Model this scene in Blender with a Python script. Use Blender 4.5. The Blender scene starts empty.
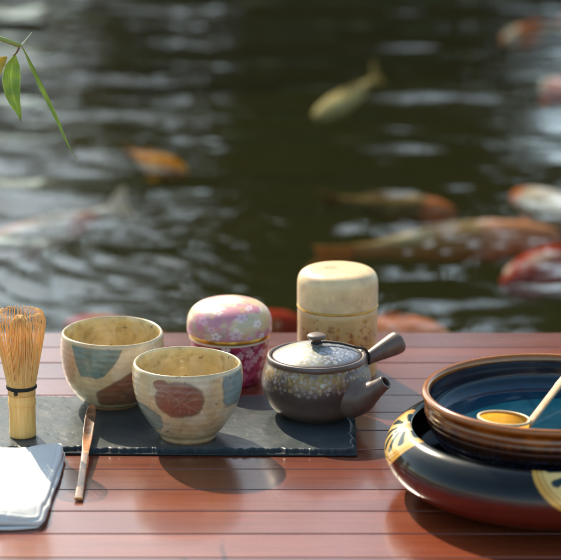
import bpy, bmesh, math, random
import numpy as np
from mathutils import Vector, Matrix

random.seed(7)
rng = np.random.default_rng(11)
scene = bpy.context.scene
COL = scene.collection
PI = math.pi
R = math.radians

# ------------------------------------------------------------------ camera model (photo measured at 561 x 560)
F_PX, PITCH, CAM_H = 2560.0, R(15.48), 0.88

def at(u, v, z=0.0):
    """Point of the plane z that the photo shows at pixel (u, v)."""
    x = (u - 280.5) / F_PX; y = (v - 280.0) / F_PX
    d = (x, math.cos(PITCH) - y * math.sin(PITCH), -math.sin(PITCH) - y * math.cos(PITCH))
    t = (z - CAM_H) / d[2]
    return Vector((d[0] * t, d[1] * t, z))

def at_y(u, v, yy):
    x = (u - 280.5) / F_PX; y = (v - 280.0) / F_PX
    d = (x, math.cos(PITCH) - y * math.sin(PITCH), -math.sin(PITCH) - y * math.cos(PITCH))
    t = yy / d[1]
    return Vector((d[0] * t, yy, CAM_H + d[2] * t))

# ------------------------------------------------------------------ helpers
def lin(r, g, b):
    def f(c):
        c /= 255.0
        return c / 12.92 if c <= 0.04045 else ((c + 0.055) / 1.055) ** 2.4
    return np.array([f(r), f(g), f(b)])

def smooth(a, b, x):
    t = np.clip((x - a) / (b - a), 0, 1)
    return t * t * (3 - 2 * t)

def mixc(c, col, m):
    m = np.asarray(m)[..., None]
    return c * (1 - m) + np.asarray(col) * m

_perm = rng.random((64, 64))
def vnoise(x, y):
    """Smooth value noise, 0..1, period 64."""
    x = np.asarray(x, float); y = np.asarray(y, float)
    xi = np.floor(x).astype(int); yi = np.floor(y).astype(int)
    fx = x - xi; fy = y - yi
    fx = fx * fx * (3 - 2 * fx); fy = fy * fy * (3 - 2 * fy)
    a = _perm[xi % 64, yi % 64]; b = _perm[(xi + 1) % 64, yi % 64]
    c = _perm[xi % 64, (yi + 1) % 64]; d = _perm[(xi + 1) % 64, (yi + 1) % 64]
    return (a * (1 - fx) + b * fx) * (1 - fy) + (c * (1 - fx) + d * fx) * fy

def fbm(x, y, o=4):
    s = 0; a = 0.5; t = 0
    x = np.asarray(x, float) * 0.83 - np.asarray(y, float) * 0.56 ; y = x * 0.67 + np.asarray(y, float) * 1.2
    for k in range(o):
        s = s + a * vnoise(x + 17 * k, y + 5 * k); t += a; a *= 0.5
        x, y = 2 * (0.8 * x - 0.6 * y), 2 * (0.6 * x + 0.8 * y)
    return s / t

def new_obj(name, me, mat=None, parent=None, loc=None):
    o = bpy.data.objects.new(name, me)
    COL.objects.link(o)
    if mat is not None and me is not None:
        me.materials.append(mat)
    if parent is not None:
        o.parent = parent
    if loc is not None:
        o.location = loc
    return o

def empty(name, loc=(0, 0, 0), rotz=0.0):
    o = bpy.data.objects.new(name, None)
    o.empty_display_size = 0.02
    COL.objects.link(o); o.location = loc; o.rotation_euler = (0, 0, rotz)
    return o

def tag(o, label=None, cat=None, group=None, kind=None):
    if label: o['label'] = label
    if cat: o['category'] = cat
    if group: o['group'] = group
    if kind: o['kind'] = kind
    return o

def mesh_np(name, V, Fq, col=None, gold=None, smooth_sh=True):
    """Mesh from arrays: V (n,3), Fq list of faces."""
    me = bpy.data.meshes.new(name)
    me.from_pydata([tuple(v) for v in V], [], [tuple(int(i) for i in f) for f in Fq])
    if smooth_sh:
        me.polygons.foreach_set('use_smooth', np.ones(len(me.polygons), bool))
    if col is not None:
        a = me.attributes.new('Col', 'FLOAT_COLOR', 'POINT')
        c = np.ones((len(V), 4), np.float32); c[:, :3] = np.clip(col, 0, 1)
        a.data.foreach_set('color', c.ravel())
    if gold is not None:
        a = me.attributes.new('Gold', 'FLOAT', 'POINT')
        a.data.foreach_set('value', np.asarray(gold, np.float32).ravel())
    me.update()
    return me

def resample(pts, n, sub=12):
    """Catmull-Rom through pts then n points of even arc length. A point given twice is a crisp corner."""
    P = [np.array(p, float) for p in pts]
    out = []
    m = len(P)
    for i in range(m - 1):
        p1, p2 = P[i], P[i + 1]
        if np.allclose(p1, p2): continue
        p0 = P[i - 1] if i > 0 else p1
        p3 = P[i + 2] if i + 2 < m else p2
        for k in range(sub):
            t = k / sub
            out.append(0.5 * ((2 * p1) + (-p0 + p2) * t + (2 * p0 - 5 * p1 + 4 * p2 - p3) * t * t + (-p0 + 3 * p1 - 3 * p2 + p3) * t ** 3))
    out.append(P[-1])
    out = np.array(out)
    d = np.r_[0, np.cumsum(np.linalg.norm(np.diff(out, axis=0), axis=1))]
    s = np.linspace(0, d[-1], n)
    return np.stack([np.interp(s, d, out[:, k]) for k in range(out.shape[1])], 1)

def lathe(name, prof, segs=256, rows=160, colfn=None, warp=None, mm=0.001):
    """Revolve an (r, z) profile in mm. theta = 0 faces the camera (-Y), positive to the right (+X)."""
    p = resample(prof, rows)
    p[:, 0] = np.maximum(p[:, 0], 0.0)
    th = np.linspace(-PI, PI, segs, endpoint=False)
    TH, I = np.meshgrid(th, np.arange(rows))
    r = p[I, 0]; z = p[I, 1]
    T = I / (rows - 1)
    if warp is not None:
        r, z = warp(TH, r, z, T)
    V = np.stack([r * np.sin(TH), -r * np.cos(TH), z], -1).reshape(-1, 3) * mm
    i, j = np.meshgrid(np.arange(rows - 1), np.arange(segs), indexing='ij')
    a = i * segs + j; b = i * segs + (j + 1) % segs
    Fq = np.stack([a, b, b + segs, a + segs], -1).reshape(-1, 4)
    col = gold = None
    if colfn is not None:
        res = colfn(TH, p[I, 0], p[I, 1], T)
        if isinstance(res, tuple):
            col, gold = res; gold = np.broadcast_to(gold, TH.shape).reshape(-1)
        else:
            col = res
        col = np.broadcast_to(col, TH.shape + (3,)).reshape(-1, 3)
    me = mesh_np(name, V, Fq, col, gold)
    bm = bmesh.new(); bm.from_mesh(me)
    bmesh.ops.remove_doubles(bm, verts=bm.verts, dist=1e-7)
    bmesh.ops.recalc_face_normals(bm, faces=bm.faces)
    bm.to_mesh(me); bm.free()
    return me

def tube_arrays(pts, rad, segs=10, flat=None, cap=True):
    """Tube along pts with a radius per point. flat=(ax, bx) scales of the section."""
    P = np.array([tuple(p) for p in pts], float); n = len(P)
    rad = np.broadcast_to(np.asarray(rad, float), (n,))
    T = np.gradient(P, axis=0); T /= np.linalg.norm(T, axis=1)[:, None] + 1e-12
    up = np.array([0, 0, 1.0])
    if abs(T[0] @ up) > 0.95: up = np.array([1.0, 0, 0])
    N = []
    nprev = np.cross(np.cross(T[0], up), T[0])
    for k in range(n):
        nk = nprev - T[k] * (nprev @ T[k]); nk /= np.linalg.norm(nk) + 1e-12
        N.append(nk); nprev = nk
    N = np.array(N); B = np.cross(T, N)
    a, b = flat if flat else (1, 1)
    ang = np.linspace(0, 2 * PI, segs, endpoint=False)
    V = P[:, None] + rad[:, None, None] * (np.cos(ang)[None, :, None] * N[:, None] * a + np.sin(ang)[None, :, None] * B[:, None] * b)
    V = V.reshape(-1, 3)
    Fq = []
    for i in range(n - 1):
        for j in range(segs):
            j2 = (j + 1) % segs
            Fq.append((i * segs + j, i * segs + j2, (i + 1) * segs + j2, (i + 1) * segs + j))
    if cap:
        Fq.append(tuple(range(segs))[::-1]); Fq.append(tuple((n - 1) * segs + j for j in range(segs)))
    return V, Fq

def join_arrays(parts):
    Vs, Fs, off = [], [], 0
    for V, Fq in parts:
        Vs.append(V); Fs += [tuple(i + off for i in f) for f in Fq]; off += len(V)
    return np.concatenate(Vs), Fs

# ------------------------------------------------------------------ materials
def nt_new(name):
    m = bpy.data.materials.new(name); m.use_nodes = True
    nt = m.node_tree
    return m, nt, nt.nodes['Principled BSDF']

def N(nt, typ, **kw):
    n = nt.nodes.new(typ)
    for k, v in kw.items():
        if k in n.inputs.keys(): n.inputs[k].default_value = v
        else: setattr(n, k, v)
    return n

def math_node(nt, op, a, b=None):
    n = nt.nodes.new('ShaderNodeMath'); n.operation = op
    for k, x in enumerate((a, b)):
        if x is None: continue
        if isinstance(x, (int, float)): n.inputs[k].default_value = x
        else: nt.links.new(x, n.inputs[k])
    return n.outputs[0]

def ramp(nt, fac, stops, interp='LINEAR'):
    n = nt.nodes.new('ShaderNodeValToRGB'); n.color_ramp.interpolation = interp
    el = n.color_ramp.elements
    while len(el) < len(stops): el.new(0.5)
    for e, (p, c) in zip(el, stops):
        e.position = p; e.color = (*c, 1) if len(c) == 3 else c
    nt.links.new(fac, n.inputs[0])
    return n.outputs[0]

def mixrgb(nt, fac, a, b, mode='MIX'):
    n = nt.nodes.new('ShaderNodeMix'); n.data_type = 'RGBA'; n.blend_type = mode
    for sock, x in ((n.inputs[0], fac), (n.inputs[6], a), (n.inputs[7], b)):
        if isinstance(x, (int, float)): sock.default_value = x
        elif isinstance(x, (tuple, list, np.ndarray)): sock.default_value = (*[float(q) for q in x[:3]], 1)
        else: nt.links.new(x, sock)
    return n.outputs[2]

def noise(nt, scale, detail=4, rough=0.55, vec=None, coord='Object', stretch=None):
    tc = nt.nodes.new('ShaderNodeTexCoord')
    v = tc.outputs[coord] if vec is None else vec
    if stretch:
        mp = nt.nodes.new('ShaderNodeMapping'); mp.inputs['Scale'].default_value = stretch
        nt.links.new(v, mp.inputs[0]); v = mp.outputs[0]
    n = N(nt, 'ShaderNodeTexNoise', Scale=scale, Detail=detail, Roughness=rough)
    nt.links.new(v, n.inputs['Vector'])
    return n.outputs['Fac']

def bump(nt, b, h, strength=0.2, dist=0.001):
    n = nt.nodes.new('ShaderNodeBump'); n.inputs['Strength'].default_value = strength
    n.inputs['Distance'].default_value = dist
    nt.links.new(h, n.inputs['Height']); nt.links.new(n.outputs[0], b.inputs['Normal'])
    return n

def mat_paint(name, rough=0.35, nscale=60, namt=0.25, bscale=120, bstr=0.1, bdist=0.0006, coat=0.0, coat_rough=0.08, gold=False, gold_rough=0.3, metallic=0.0, spots=None, rvar=0.15, spec=0.5, trans=0.0, crackle=0):
    """Painted surface: colours from the mesh's 'Col' attribute, mottled by noise; 'Gold' marks gilding."""
    m, nt, b = nt_new(name)
    at_ = N(nt, 'ShaderNodeAttribute', attribute_name='Col')
    n1 = noise(nt, nscale, 5)
    k = ramp(nt, n1, [(0.3, (1 - namt,) * 3), (0.7, (1 + 0.0 * namt,) * 3)])
    c = mixrgb(nt, 1.0, at_.outputs['Color'], k, 'MULTIPLY')
    if spots:
        vo = N(nt, 'ShaderNodeTexNoise', Scale=spots[0], Detail=2)
        tc = nt.nodes.new('ShaderNodeTexCoord'); nt.links.new(tc.outputs['Object'], vo.inputs['Vector'])
        f = ramp(nt, vo.outputs['Fac'], [(spots[1], (0, 0, 0)), (spots[1] + 0.03, (1, 1, 1))])
        fm = math_node(nt, 'MULTIPLY', f, spots[3])
        c = mixrgb(nt, fm, c, spots[2])
    if crackle:
        vt = N(nt, 'ShaderNodeTexVoronoi', feature='DISTANCE_TO_EDGE', Scale=crackle)
        tc2 = nt.nodes.new('ShaderNodeTexCoord')
        wv = N(nt, 'ShaderNodeVectorMath', operation='ADD'); nz = N(nt, 'ShaderNodeTexNoise', Scale=crackle * .7, Detail=3)
        nt.links.new(tc2.outputs['Object'], nz.inputs['Vector'])
        sc_ = N(nt, 'ShaderNodeVectorMath', operation='SCALE'); sc_.inputs['Scale'].default_value = 0.6 / crackle
        nt.links.new(nz.outputs['Color'], sc_.inputs[0]); nt.links.new(tc2.outputs['Object'], wv.inputs[0]); nt.links.new(sc_.outputs[0], wv.inputs[1])
        nt.links.new(wv.outputs[0], vt.inputs['Vector'])
        ck = ramp(nt, vt.outputs['Distance'], [(0.0, (0.30,) * 3), (0.035, (0, 0, 0))])
        fade = ramp(nt, noise(nt, 40, 3), [(0.42, (0, 0, 0)), (0.62, (1, 1, 1))])
        c = mixrgb(nt, math_node(nt, 'MULTIPLY', ck, fade), c, (0.10, 0.055, 0.03))
    nt.links.new(c, b.inputs['Base Color'])
    rr = math_node(nt, 'ADD', math_node(nt, 'MULTIPLY', noise(nt, nscale * 0.4, 3), rvar), rough - rvar / 2)
    if gold:
        g = N(nt, 'ShaderNodeAttribute', attribute_name='Gold')
        nt.links.new(g.outputs['Fac'], b.inputs['Metallic'])
        mx = nt.nodes.new('ShaderNodeMix')
        nt.links.new(g.outputs['Fac'], mx.inputs[0]); nt.links.new(rr, mx.inputs[2]); mx.inputs[3].default_value = gold_rough
        rr = mx.outputs[0]
    else:
        b.inputs['Metallic'].default_value = metallic
    nt.links.new(rr, b.inputs['Roughness'])
    b.inputs['Coat Weight'].default_value = coat
    b.inputs['Coat Roughness'].default_value = coat_rough
    b.inputs['Specular IOR Level'].default_value = spec
    bump(nt, b, noise(nt, bscale, 5), bstr, bdist)
    if trans:
        tr = N(nt, 'ShaderNodeBsdfTranslucent'); nt.links.new(c, tr.inputs[0])
        mx = N(nt, 'ShaderNodeMixShader'); mx.inputs[0].default_value = trans
        nt.links.new(b.outputs[0], mx.inputs[1]); nt.links.new(tr.outputs[0], mx.inputs[2])
        nt.links.new(mx.outputs[0], nt.nodes['Material Output'].inputs['Surface'])
    return m

def mat_simple(name, c1, c2, nscale=30, rough=0.5, bstr=0.15, bdist=0.001, bscale=None, stretch=None, metallic=0.0, spec=0.5, sss=0.0, trans=0.0):
    m, nt, b = nt_new(name)
    n1 = noise(nt, nscale, 5, stretch=stretch)
    c = ramp(nt, n1, [(0.3, tuple(c1)), (0.7, tuple(c2))])
    nt.links.new(c, b.inputs['Base Color'])
    b.inputs['Roughness'].default_value = rough; b.inputs['Metallic'].default_value = metallic
    b.inputs['Specular IOR Level'].default_value = spec
    bump(nt, b, noise(nt, bscale or nscale * 3, 5, stretch=stretch), bstr, bdist)
    if sss:
        b.inputs['Subsurface Weight'].default_value = sss
        b.inputs['Subsurface Radius'].default_value = (0.004, 0.002, 0.001)
        b.inputs['Subsurface Scale'].default_value = 1.0
    if trans:
        out = nt.nodes['Material Output']
        tr = N(nt, 'ShaderNodeBsdfTranslucent'); nt.links.new(c, tr.inputs[0])
        mx = N(nt, 'ShaderNodeMixShader'); mx.inputs[0].default_value = trans
        nt.links.new(b.outputs[0], mx.inputs[1]); nt.links.new(tr.outputs[0], mx.inputs[2])
        nt.links.new(mx.outputs[0], out.inputs['Surface'])
    return m

# deck wood: long grain along X, tint per plank from the 'Col' attribute
def mat_deck():
    m, nt, b = nt_new('deck_wood')
    a = N(nt, 'ShaderNodeAttribute', attribute_name='Col')
    sep = N(nt, 'ShaderNodeSeparateColor'); nt.links.new(a.outputs['Color'], sep.inputs[0])
    tc = nt.nodes.new('ShaderNodeTexCoord')
    off = N(nt, 'ShaderNodeCombineXYZ')
    nt.links.new(math_node(nt, 'MULTIPLY', sep.outputs[0], 37.0), off.inputs[0])
    nt.links.new(math_node(nt, 'MULTIPLY', sep.outputs[1], 11.0), off.inputs[2])
    va = N(nt, 'ShaderNodeVectorMath', operation='ADD')
    nt.links.new(tc.outputs['Object'], va.inputs[0]); nt.links.new(off.outputs[0], va.inputs[1])
    grain = noise(nt, 1.0, 7, 0.62, vec=va.outputs[0], stretch=(5, 150, 60))
    broad = noise(nt, 1.0, 4, 0.5, vec=va.outputs[0], stretch=(2.2, 22, 8))
    fine = noise(nt, 1.0, 4, 0.6, vec=va.outputs[0], stretch=(30, 900, 200))
    g = math_node(nt, 'ADD', math_node(nt, 'MULTIPLY', grain, 0.55), math_node(nt, 'MULTIPLY', broad, 0.45))
    c = ramp(nt, g, [(0.28, DECK[0]), (0.5, DECK[1]), (0.72, DECK[2])])
    tint = ramp(nt, sep.outputs[2], [(0, (0.68, 0.64, 0.64)), (1, (1.18, 1.16, 1.14))])
    c = mixrgb(nt, 1.0, c, tint, 'MULTIPLY')
    pores = ramp(nt, fine, [(0.33, (0.72, 0.70, 0.70)), (0.42, (1, 1, 1))])
    c = mixrgb(nt, 1.0, c, pores, 'MULTIPLY')
    # faint pale scuffs
    sc = noise(nt, 1.0, 5, 0.7, vec=tc.outputs['Object'], stretch=(9, 30, 1))
    sf = ramp(nt, sc, [(0.66, (0, 0, 0)), (0.8, (0.22, 0.22, 0.22))])
    c = mixrgb(nt, sf, c, (0.42, 0.26, 0.20))
    tcd = tc.outputs['Object']
    mpd = nt.nodes.new('ShaderNodeMapping'); mpd.inputs['Rotation'].default_value = (0, 0, 0.62); mpd.inputs['Scale'].default_value = (7, 320, 1); nt.links.new(tcd, mpd.inputs[0])
    sn = N(nt, 'ShaderNodeTexNoise', Scale=1.0, Detail=1); nt.links.new(mpd.outputs[0], sn.inputs['Vector'])
    c = mixrgb(nt, ramp(nt, sn.outputs['Fac'], [(0.775, (0, 0, 0)), (0.80, (0.35,) * 3)]), c, (0.42, 0.27, 0.21))
    dn = N(nt, 'ShaderNodeTexNoise', Scale=420, Detail=2); nt.links.new(tcd, dn.inputs['Vector'])
    c = mixrgb(nt, ramp(nt, dn.outputs['Fac'], [(0.735, (0, 0, 0)), (0.76, (0.4,) * 3)]), c, (0.40, 0.33, 0.28))
    nt.links.new(c, b.inputs['Base Color'])
    rn = noise(nt, 1.0, 4, 0.6, vec=tc.outputs['Object'], stretch=(7, 18, 1))
    rr = math_node(nt, 'ADD', math_node(nt, 'MULTIPLY', rn, 0.22), DECK_ROUGH - 0.11)
    nt.links.new(rr, b.inputs['Roughness'])
    b.inputs['Specular IOR Level'].default_value = 0.55
    b.inputs['Coat Weight'].default_value = DECK_COAT
    b.inputs['Coat Roughness'].default_value = 0.13
    hh = math_node(nt, 'ADD', math_node(nt, 'MULTIPLY', grain, 0.6), math_node(nt, 'MULTIPLY', fine, 0.4))
    bump(nt, b, hh, 0.25, 0.0006)
    return m

DECK = [(0.10, 0.017, 0.006), (0.18, 0.036, 0.011), (0.26, 0.062, 0.021)]
DECK_ROUGH, DECK_COAT = 0.26, 0.6

# ------------------------------------------------------------------ world, sun, camera
SUN_EL, SUN_AZ = R(38), R(-25)       # azimuth from +Y towards +X: behind the table, to the left
w = bpy.data.worlds.new('World'); scene.world = w; w.use_nodes = True
bg = w.node_tree.nodes['Background']
sky = w.node_tree.nodes.new('ShaderNodeTexSky'); sky.sky_type = 'NISHITA'; sky.sun_disc = False
sky.sun_elevation = SUN_EL; sky.sun_rotation = SUN_AZ
sky.air_density = 0.75; sky.dust_density = 0.8; sky.ozone_density = 0.0
wb = w.node_tree.nodes.new('ShaderNodeMix'); wb.data_type = 'RGBA'; wb.blend_type = 'MULTIPLY'      # white balance of the sky light
wb.inputs[0].default_value = 1.0; wb.inputs[7].default_value = (0.97, 1.0, 0.87, 1)
w.node_tree.links.new(sky.outputs[0], wb.inputs[6]); w.node_tree.links.new(wb.outputs[2], bg.inputs['Color']); bg.inputs['Strength'].default_value = 0.15
sl = bpy.data.lights.new('sun', 'SUN'); sl.energy = 3.3; sl.angle = R(0.53); sl.color = (1.0, 0.86, 0.65)
so = bpy.data.objects.new('sun', sl); COL.objects.link(so); so.location = (-3, 6, 8)
sd = Vector((math.sin(SUN_AZ) * math.cos(SUN_EL), math.cos(SUN_AZ) * math.cos(SUN_EL), math.sin(SUN_EL)))
so.rotation_euler = (-sd).to_track_quat('-Z', 'Y').to_euler()

cam = bpy.data.cameras.new('camera'); co = bpy.data.objects.new('camera', cam); COL.objects.link(co)
co.location = (0, 0, CAM_H); co.rotation_euler = (PI / 2 - PITCH, 0, 0)
cam.sensor_width = 36; cam.lens = F_PX / 561 * 36; cam.clip_start = 0.05; cam.clip_end = 2000
cam.dof.use_dof = True; cam.dof.focus_distance = 2.66; cam.dof.aperture_fstop = 6.0
cam.dof.aperture_blades = 9
scene.camera = co
vs = scene.view_settings
vs.view_transform = 'Standard'; vs.look = 'None'; vs.gamma = 1; vs.use_curve_mapping = False
vs.exposure = 1.22
scene.cycles.max_bounces = 12; scene.cycles.transparent_max_bounces = 16
scene.cycles.sample_clamp_indirect = 6.0
scene.cycles.use_denoising = True
scene.cycles.caustics_reflective = False; scene.cycles.caustics_refractive = False

# ------------------------------------------------------------------ ground, pond, far bank
WZ = -0.25
def ground_h(x, y):
    inside = np.minimum.reduce([x + 1.5 + 0.25 * np.sin(y * 0.7), 7.0 - x + 0.5 * np.sin(y), y + 4.0, 10.0 - y + 0.4 * np.sin(x * 0.9)])
    h = -0.95 + 0.95 * smooth(-0.35, 0.45, -inside) + 0.05 * (fbm(x * 0.8 + 40, y * 0.8 + 40) - 0.5)
    return h + np.clip(y - 11, 0, 60) * 0.012
xs = np.unique(np.r_[-400, -200, -100, -60, -40, -25, -16, -10, np.arange(-7, 12, 0.25), 14, 20, 30, 50, 100, 200, 400])
ys = np.unique(np.r_[-400, -200, -100, -50, -25, -12, np.arange(-7, 16, 0.25), 18, 22, 30, 45, 70, 110, 200, 400])
X, Y = np.meshgrid(xs, ys)
Z = ground_h(X, Y)
def grid_faces(ny, nx):
    i, j = np.meshgrid(np.arange(ny - 1), np.arange(nx - 1), indexing='ij')
    a = i * nx + j
    return np.stack([a, a + 1, a + nx + 1, a + nx], -1).reshape(-1, 4)
gm, gnt, gb = nt_new('bank_ground')
gz = N(gnt, 'ShaderNodeNewGeometry'); gs = N(gnt, 'ShaderNodeSeparateXYZ'); gnt.links.new(gz.outputs['Position'], gs.inputs[0])
wet = ramp(gnt, math_node(gnt, 'ADD', gs.outputs[2], 0.5), [(0.22, (0, 0, 0)), (0.4, (1, 1, 1))])
mud = ramp(gnt, noise(gnt, 6, 6), [(0.3, (0.018, 0.020, 0.010)), (0.7, (0.045, 0.042, 0.022))])
grs = ramp(gnt, noise(gnt, 3, 8, 0.7), [(0.3, (0.030, 0.045, 0.014)), (0.7, (0.075, 0.095, 0.030))])
gnt.links.new(mixrgb(gnt, wet, mud, grs), gb.inputs['Base Color']); gb.inputs['Roughness'].default_value = 0.9
bump(gnt, gb, noise(gnt, 14, 8), 0.8, 0.05)
tag(new_obj('ground', mesh_np('ground', np.stack([X, Y, Z], -1).reshape(-1, 3), grid_faces(len(ys), len(xs))), gm), kind='structure')

# water: a closed body of murky water with real ripples on its surface
KOI_C = []                                        # ripple centres (filled with the fish positions below)
for (u, v, wl, amp, rad) in [(232, 246, .058, 1.25, .62), (70, 290, .064, .8, .5), (470, 236, .052, .9, .45), (556, 258, .050, 1.0, .40), (420, 318, .046, .9, .36), (150, 152, .085, .5, .6), (340, 95, .085, .4, .6)]:
    p = at(u, v, WZ); KOI_C.append((p.x, p.y, wl * 1.5, amp, rad))
def wave_h(x, y):
    wx = x + 0.06 * np.sin(3.1 * y + 1.3 * x) + 0.05 * (fbm(x * 2.1 + 9, y * 1.7 + 3, 3) - 0.5)
    wy = y + 0.05 * np.sin(2.3 * x + 0.7) + 0.10 * (fbm(x * 1.9 + 31, y * 1.9 + 13, 3) - 0.5)
    h = np.zeros_like(x)
    rr = np.random.default_rng(5)
    far = smooth(3.6, 5.2, y)
    for k in range(16):
        wl = 0.085 * 1.13 ** k * (0.8 + 0.4 * rr.random())
        a = rr.normal(0, 0.20); ph = rr.random() * 7
        kk = 2 * PI / wl
        slope = 0.011 * (0.8 + 0.5 * rr.random()) * (0.45 if k < 4 else 1.25)
        h += slope / kk * np.sin(kk * (wx * math.sin(a) + wy * math.cos(a)) + ph) * (0.62 + 0.95 * far)
    env0 = fbm(x * 3 + 3, y * 3 + 70, 2)
    for k, (cx, cy, wl, amp, rad) in enumerate(KOI_C):
        dx = wx - cx + 0.02 * np.sin(9 * y + k); dy = wy - cy + 0.02 * np.sin(11 * x + 2 * k)
        r = np.sqrt(dx * dx + dy * dy) + 1e-6
        kk = 2 * PI / wl
        env = np.exp(-(r / rad) ** 2) * np.clip(0.45 + 1.1 * (env0 - .4) + 0.4 * np.sin(np.arctan2(dy, dx) * 2 + k), 0.05, 1.2)
        h += RING * amp / kk * np.sin(kk * r * (1 + 0.10 * r / rad) + k) * env
    return h
RING = 0.048
wxs = np.unique(np.round(np.r_[-5, -4, -3, -2.2, -1.7, -1.3, np.arange(-1.05, 1.05, 0.0065), 1.3, 1.7, 2.3, 3, 4, 5.5, 8.0], 4))
wys = np.unique(np.round(np.r_[-6, -4, -2, 0, 1.5, 2.4, 2.8, np.arange(3.0, 5.2, 0.0075), np.arange(5.2, 7.6, 0.012), np.arange(7.6, 9, 0.1), 9.5, 10, 10.7], 4))
X, Y = np.meshgrid(wxs, wys)
Zw = WZ + wave_h(X, Y) * smooth(2.5, 3.2, Y) 
top = np.stack([X, Y, Zw], -1).reshape(-1, 3)
ny, nx = len(wys), len(wxs)
edge = np.r_[np.arange(nx), (np.arange(1, ny) * nx + nx - 1), ((ny - 1) * nx + np.arange(nx - 2, -1, -1)), (np.arange(ny - 2, 0, -1) * nx)]
low = top[edge].copy(); low[:, 2] = -1.3
base = len(top)
Fw = [tuple(f) for f in grid_faces(ny, nx)]
ne = len(edge)
for k in range(ne):
    k2 = (k + 1) % ne
    Fw.append((edge[k2], edge[k], base + k, base + k2))
Fw.append(tuple(base + k for k in range(ne))[::-1])
wm = bpy.data.materials.new('pond_water'); wm.use_nodes = True; wt = wm.node_tree; wt.nodes.remove(wt.nodes['Principled BSDF'])
wo = wt.nodes['Material Output']
fr = N(wt, 'ShaderNodeFresnel', IOR=1.333)
tr = N(wt, 'ShaderNodeBsdfTransparent'); tr.inputs[0].default_value = (0.96, 0.97, 0.93, 1)
gl = N(wt, 'ShaderNodeBsdfGlossy', Roughness=0.03); gl.inputs[0].default_value = (1, 1, 1, 1)
fb = N(wt, 'ShaderNodeBump', Strength=0.04, Distance=0.004)
wt.links.new(noise(wt, 1.0, 3, 0.5, stretch=(14, 40, 14)), fb.inputs['Height'])
for n_ in (fr, gl): wt.links.new(fb.outputs[0], n_.inputs['Normal'])
mx = N(wt, 'ShaderNodeMixShader'); gbk = N(wt, 'ShaderNodeNewGeometry'); wt.links.new(math_node(wt, 'MULTIPLY', fr.outputs[0], math_node(wt, 'SUBTRACT', 1.0, gbk.outputs['Backfacing'])), mx.inputs[0]); wt.links.new(tr.outputs[0], mx.inputs[1]); wt.links.new(gl.outputs[0], mx.inputs[2])
wt.links.new(mx.outputs[0], wo.inputs['Surface'])
va = N(wt, 'ShaderNodeVolumeAbsorption', Density=1.7); va.inputs[0].default_value = (0.60, 0.62, 0.40, 1)
vb = N(wt, 'ShaderNodeVolumeScatter', Density=0.026); vb.inputs[0].default_value = (0.85, 0.78, 0.52, 1)
vad = N(wt, 'ShaderNodeAddShader'); wt.links.new(va.outputs[0], vad.inputs[0]); wt.links.new(vb.outputs[0], vad.inputs[1])
wt.links.new(vad.outputs[0], wo.inputs['Volume'])
tag(new_obj('pond_water', mesh_np('pond_water', np.concatenate([top, low]), Fw), wm), kind='structure')

# ------------------------------------------------------------------ deck of narrow boards
Y_EDGE, PW, X0, X1 = 2.9416, 0.0605, -0.80, 1.60
NP = 84
V, Fq, C = [], [], []
for k in range(NP):
    y1 = Y_EDGE - k * PW - 0.0007; y0 = y1 - PW + 0.0014
    bv = 0.0009; zz = random.uniform(-0.00025, 0.00025)
    sec = [(y0, -0.022), (y0, zz - bv), (y0 + bv * .35, zz - bv * .35), (y0 + bv, zz), (y1 - bv, zz), (y1 - bv * .35, zz - bv * .35), (y1, zz - bv), (y1, -0.022)]
    b0 = len(V); tint = (random.random(), random.random(), random.random())
    for xx in (X0, X1):
        for (yy, z_) in sec:
            V.append((xx, yy, z_)); C.append(tint)
    for i in range(8):
        j = (i + 1) % 8
        Fq.append((b0 + i, b0 + j, b0 + 8 + j, b0 + 8 + i))
    Fq.append(tuple(b0 + i for i in range(8))); Fq.append(tuple(b0 + 8 + i for i in range(8))[::-1])
dm = mesh_np('deck', np.array(V), Fq, np.array(C), smooth_sh=False)
bm = bmesh.new(); bm.from_mesh(dm); bmesh.ops.recalc_face_normals(bm, faces=bm.faces); bm.to_mesh(dm); bm.free()
deck = tag(new_obj('deck', dm, mat_deck()), kind='structure')
def box_arrays(x0, x1, y0, y1, z0, z1):
    V = np.array([(x, y, z) for z in (z0, z1) for y in (y0, y1) for x in (x0, x1)], float)
    return V, [(0, 2, 3, 1), (4, 5, 7, 6), (0, 1, 5, 4), (2, 6, 7, 3), (0, 4, 6, 2), (1, 3, 7, 5)]
joist_mat = mat_simple('joist_wood', (0.02, 0.008, 0.006), (0.05, 0.018, 0.012), 20, 0.8)
parts = [box_arrays(X0 + 0.01, X1 - 0.01, Y_EDGE - NP * PW + 0.01, Y_EDGE - 0.012, -0.03, -0.0225)]  # unseen sheet added under the boards to block light through the gaps
for x in np.arange(X0 + 0.05, X1, 0.46):
    parts.append(box_arrays(x, x + 0.06, Y_EDGE - NP * PW + 0.03, Y_EDGE - 0.03, -0.13, -0.031))
    for y in (Y_EDGE - 0.12, Y_EDGE - 2.4, Y_EDGE - NP * PW + 0.1):
        parts.append(box_arrays(x + 0.002, x + 0.058, y - 0.03, y + 0.03, -1.2, -0.132))
J = join_arrays(parts)
o = new_obj('joist_and_gap_sheet', mesh_np('joist_and_gap_sheet', J[0], J[1], smooth_sh=False), joist_mat, deck)

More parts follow.
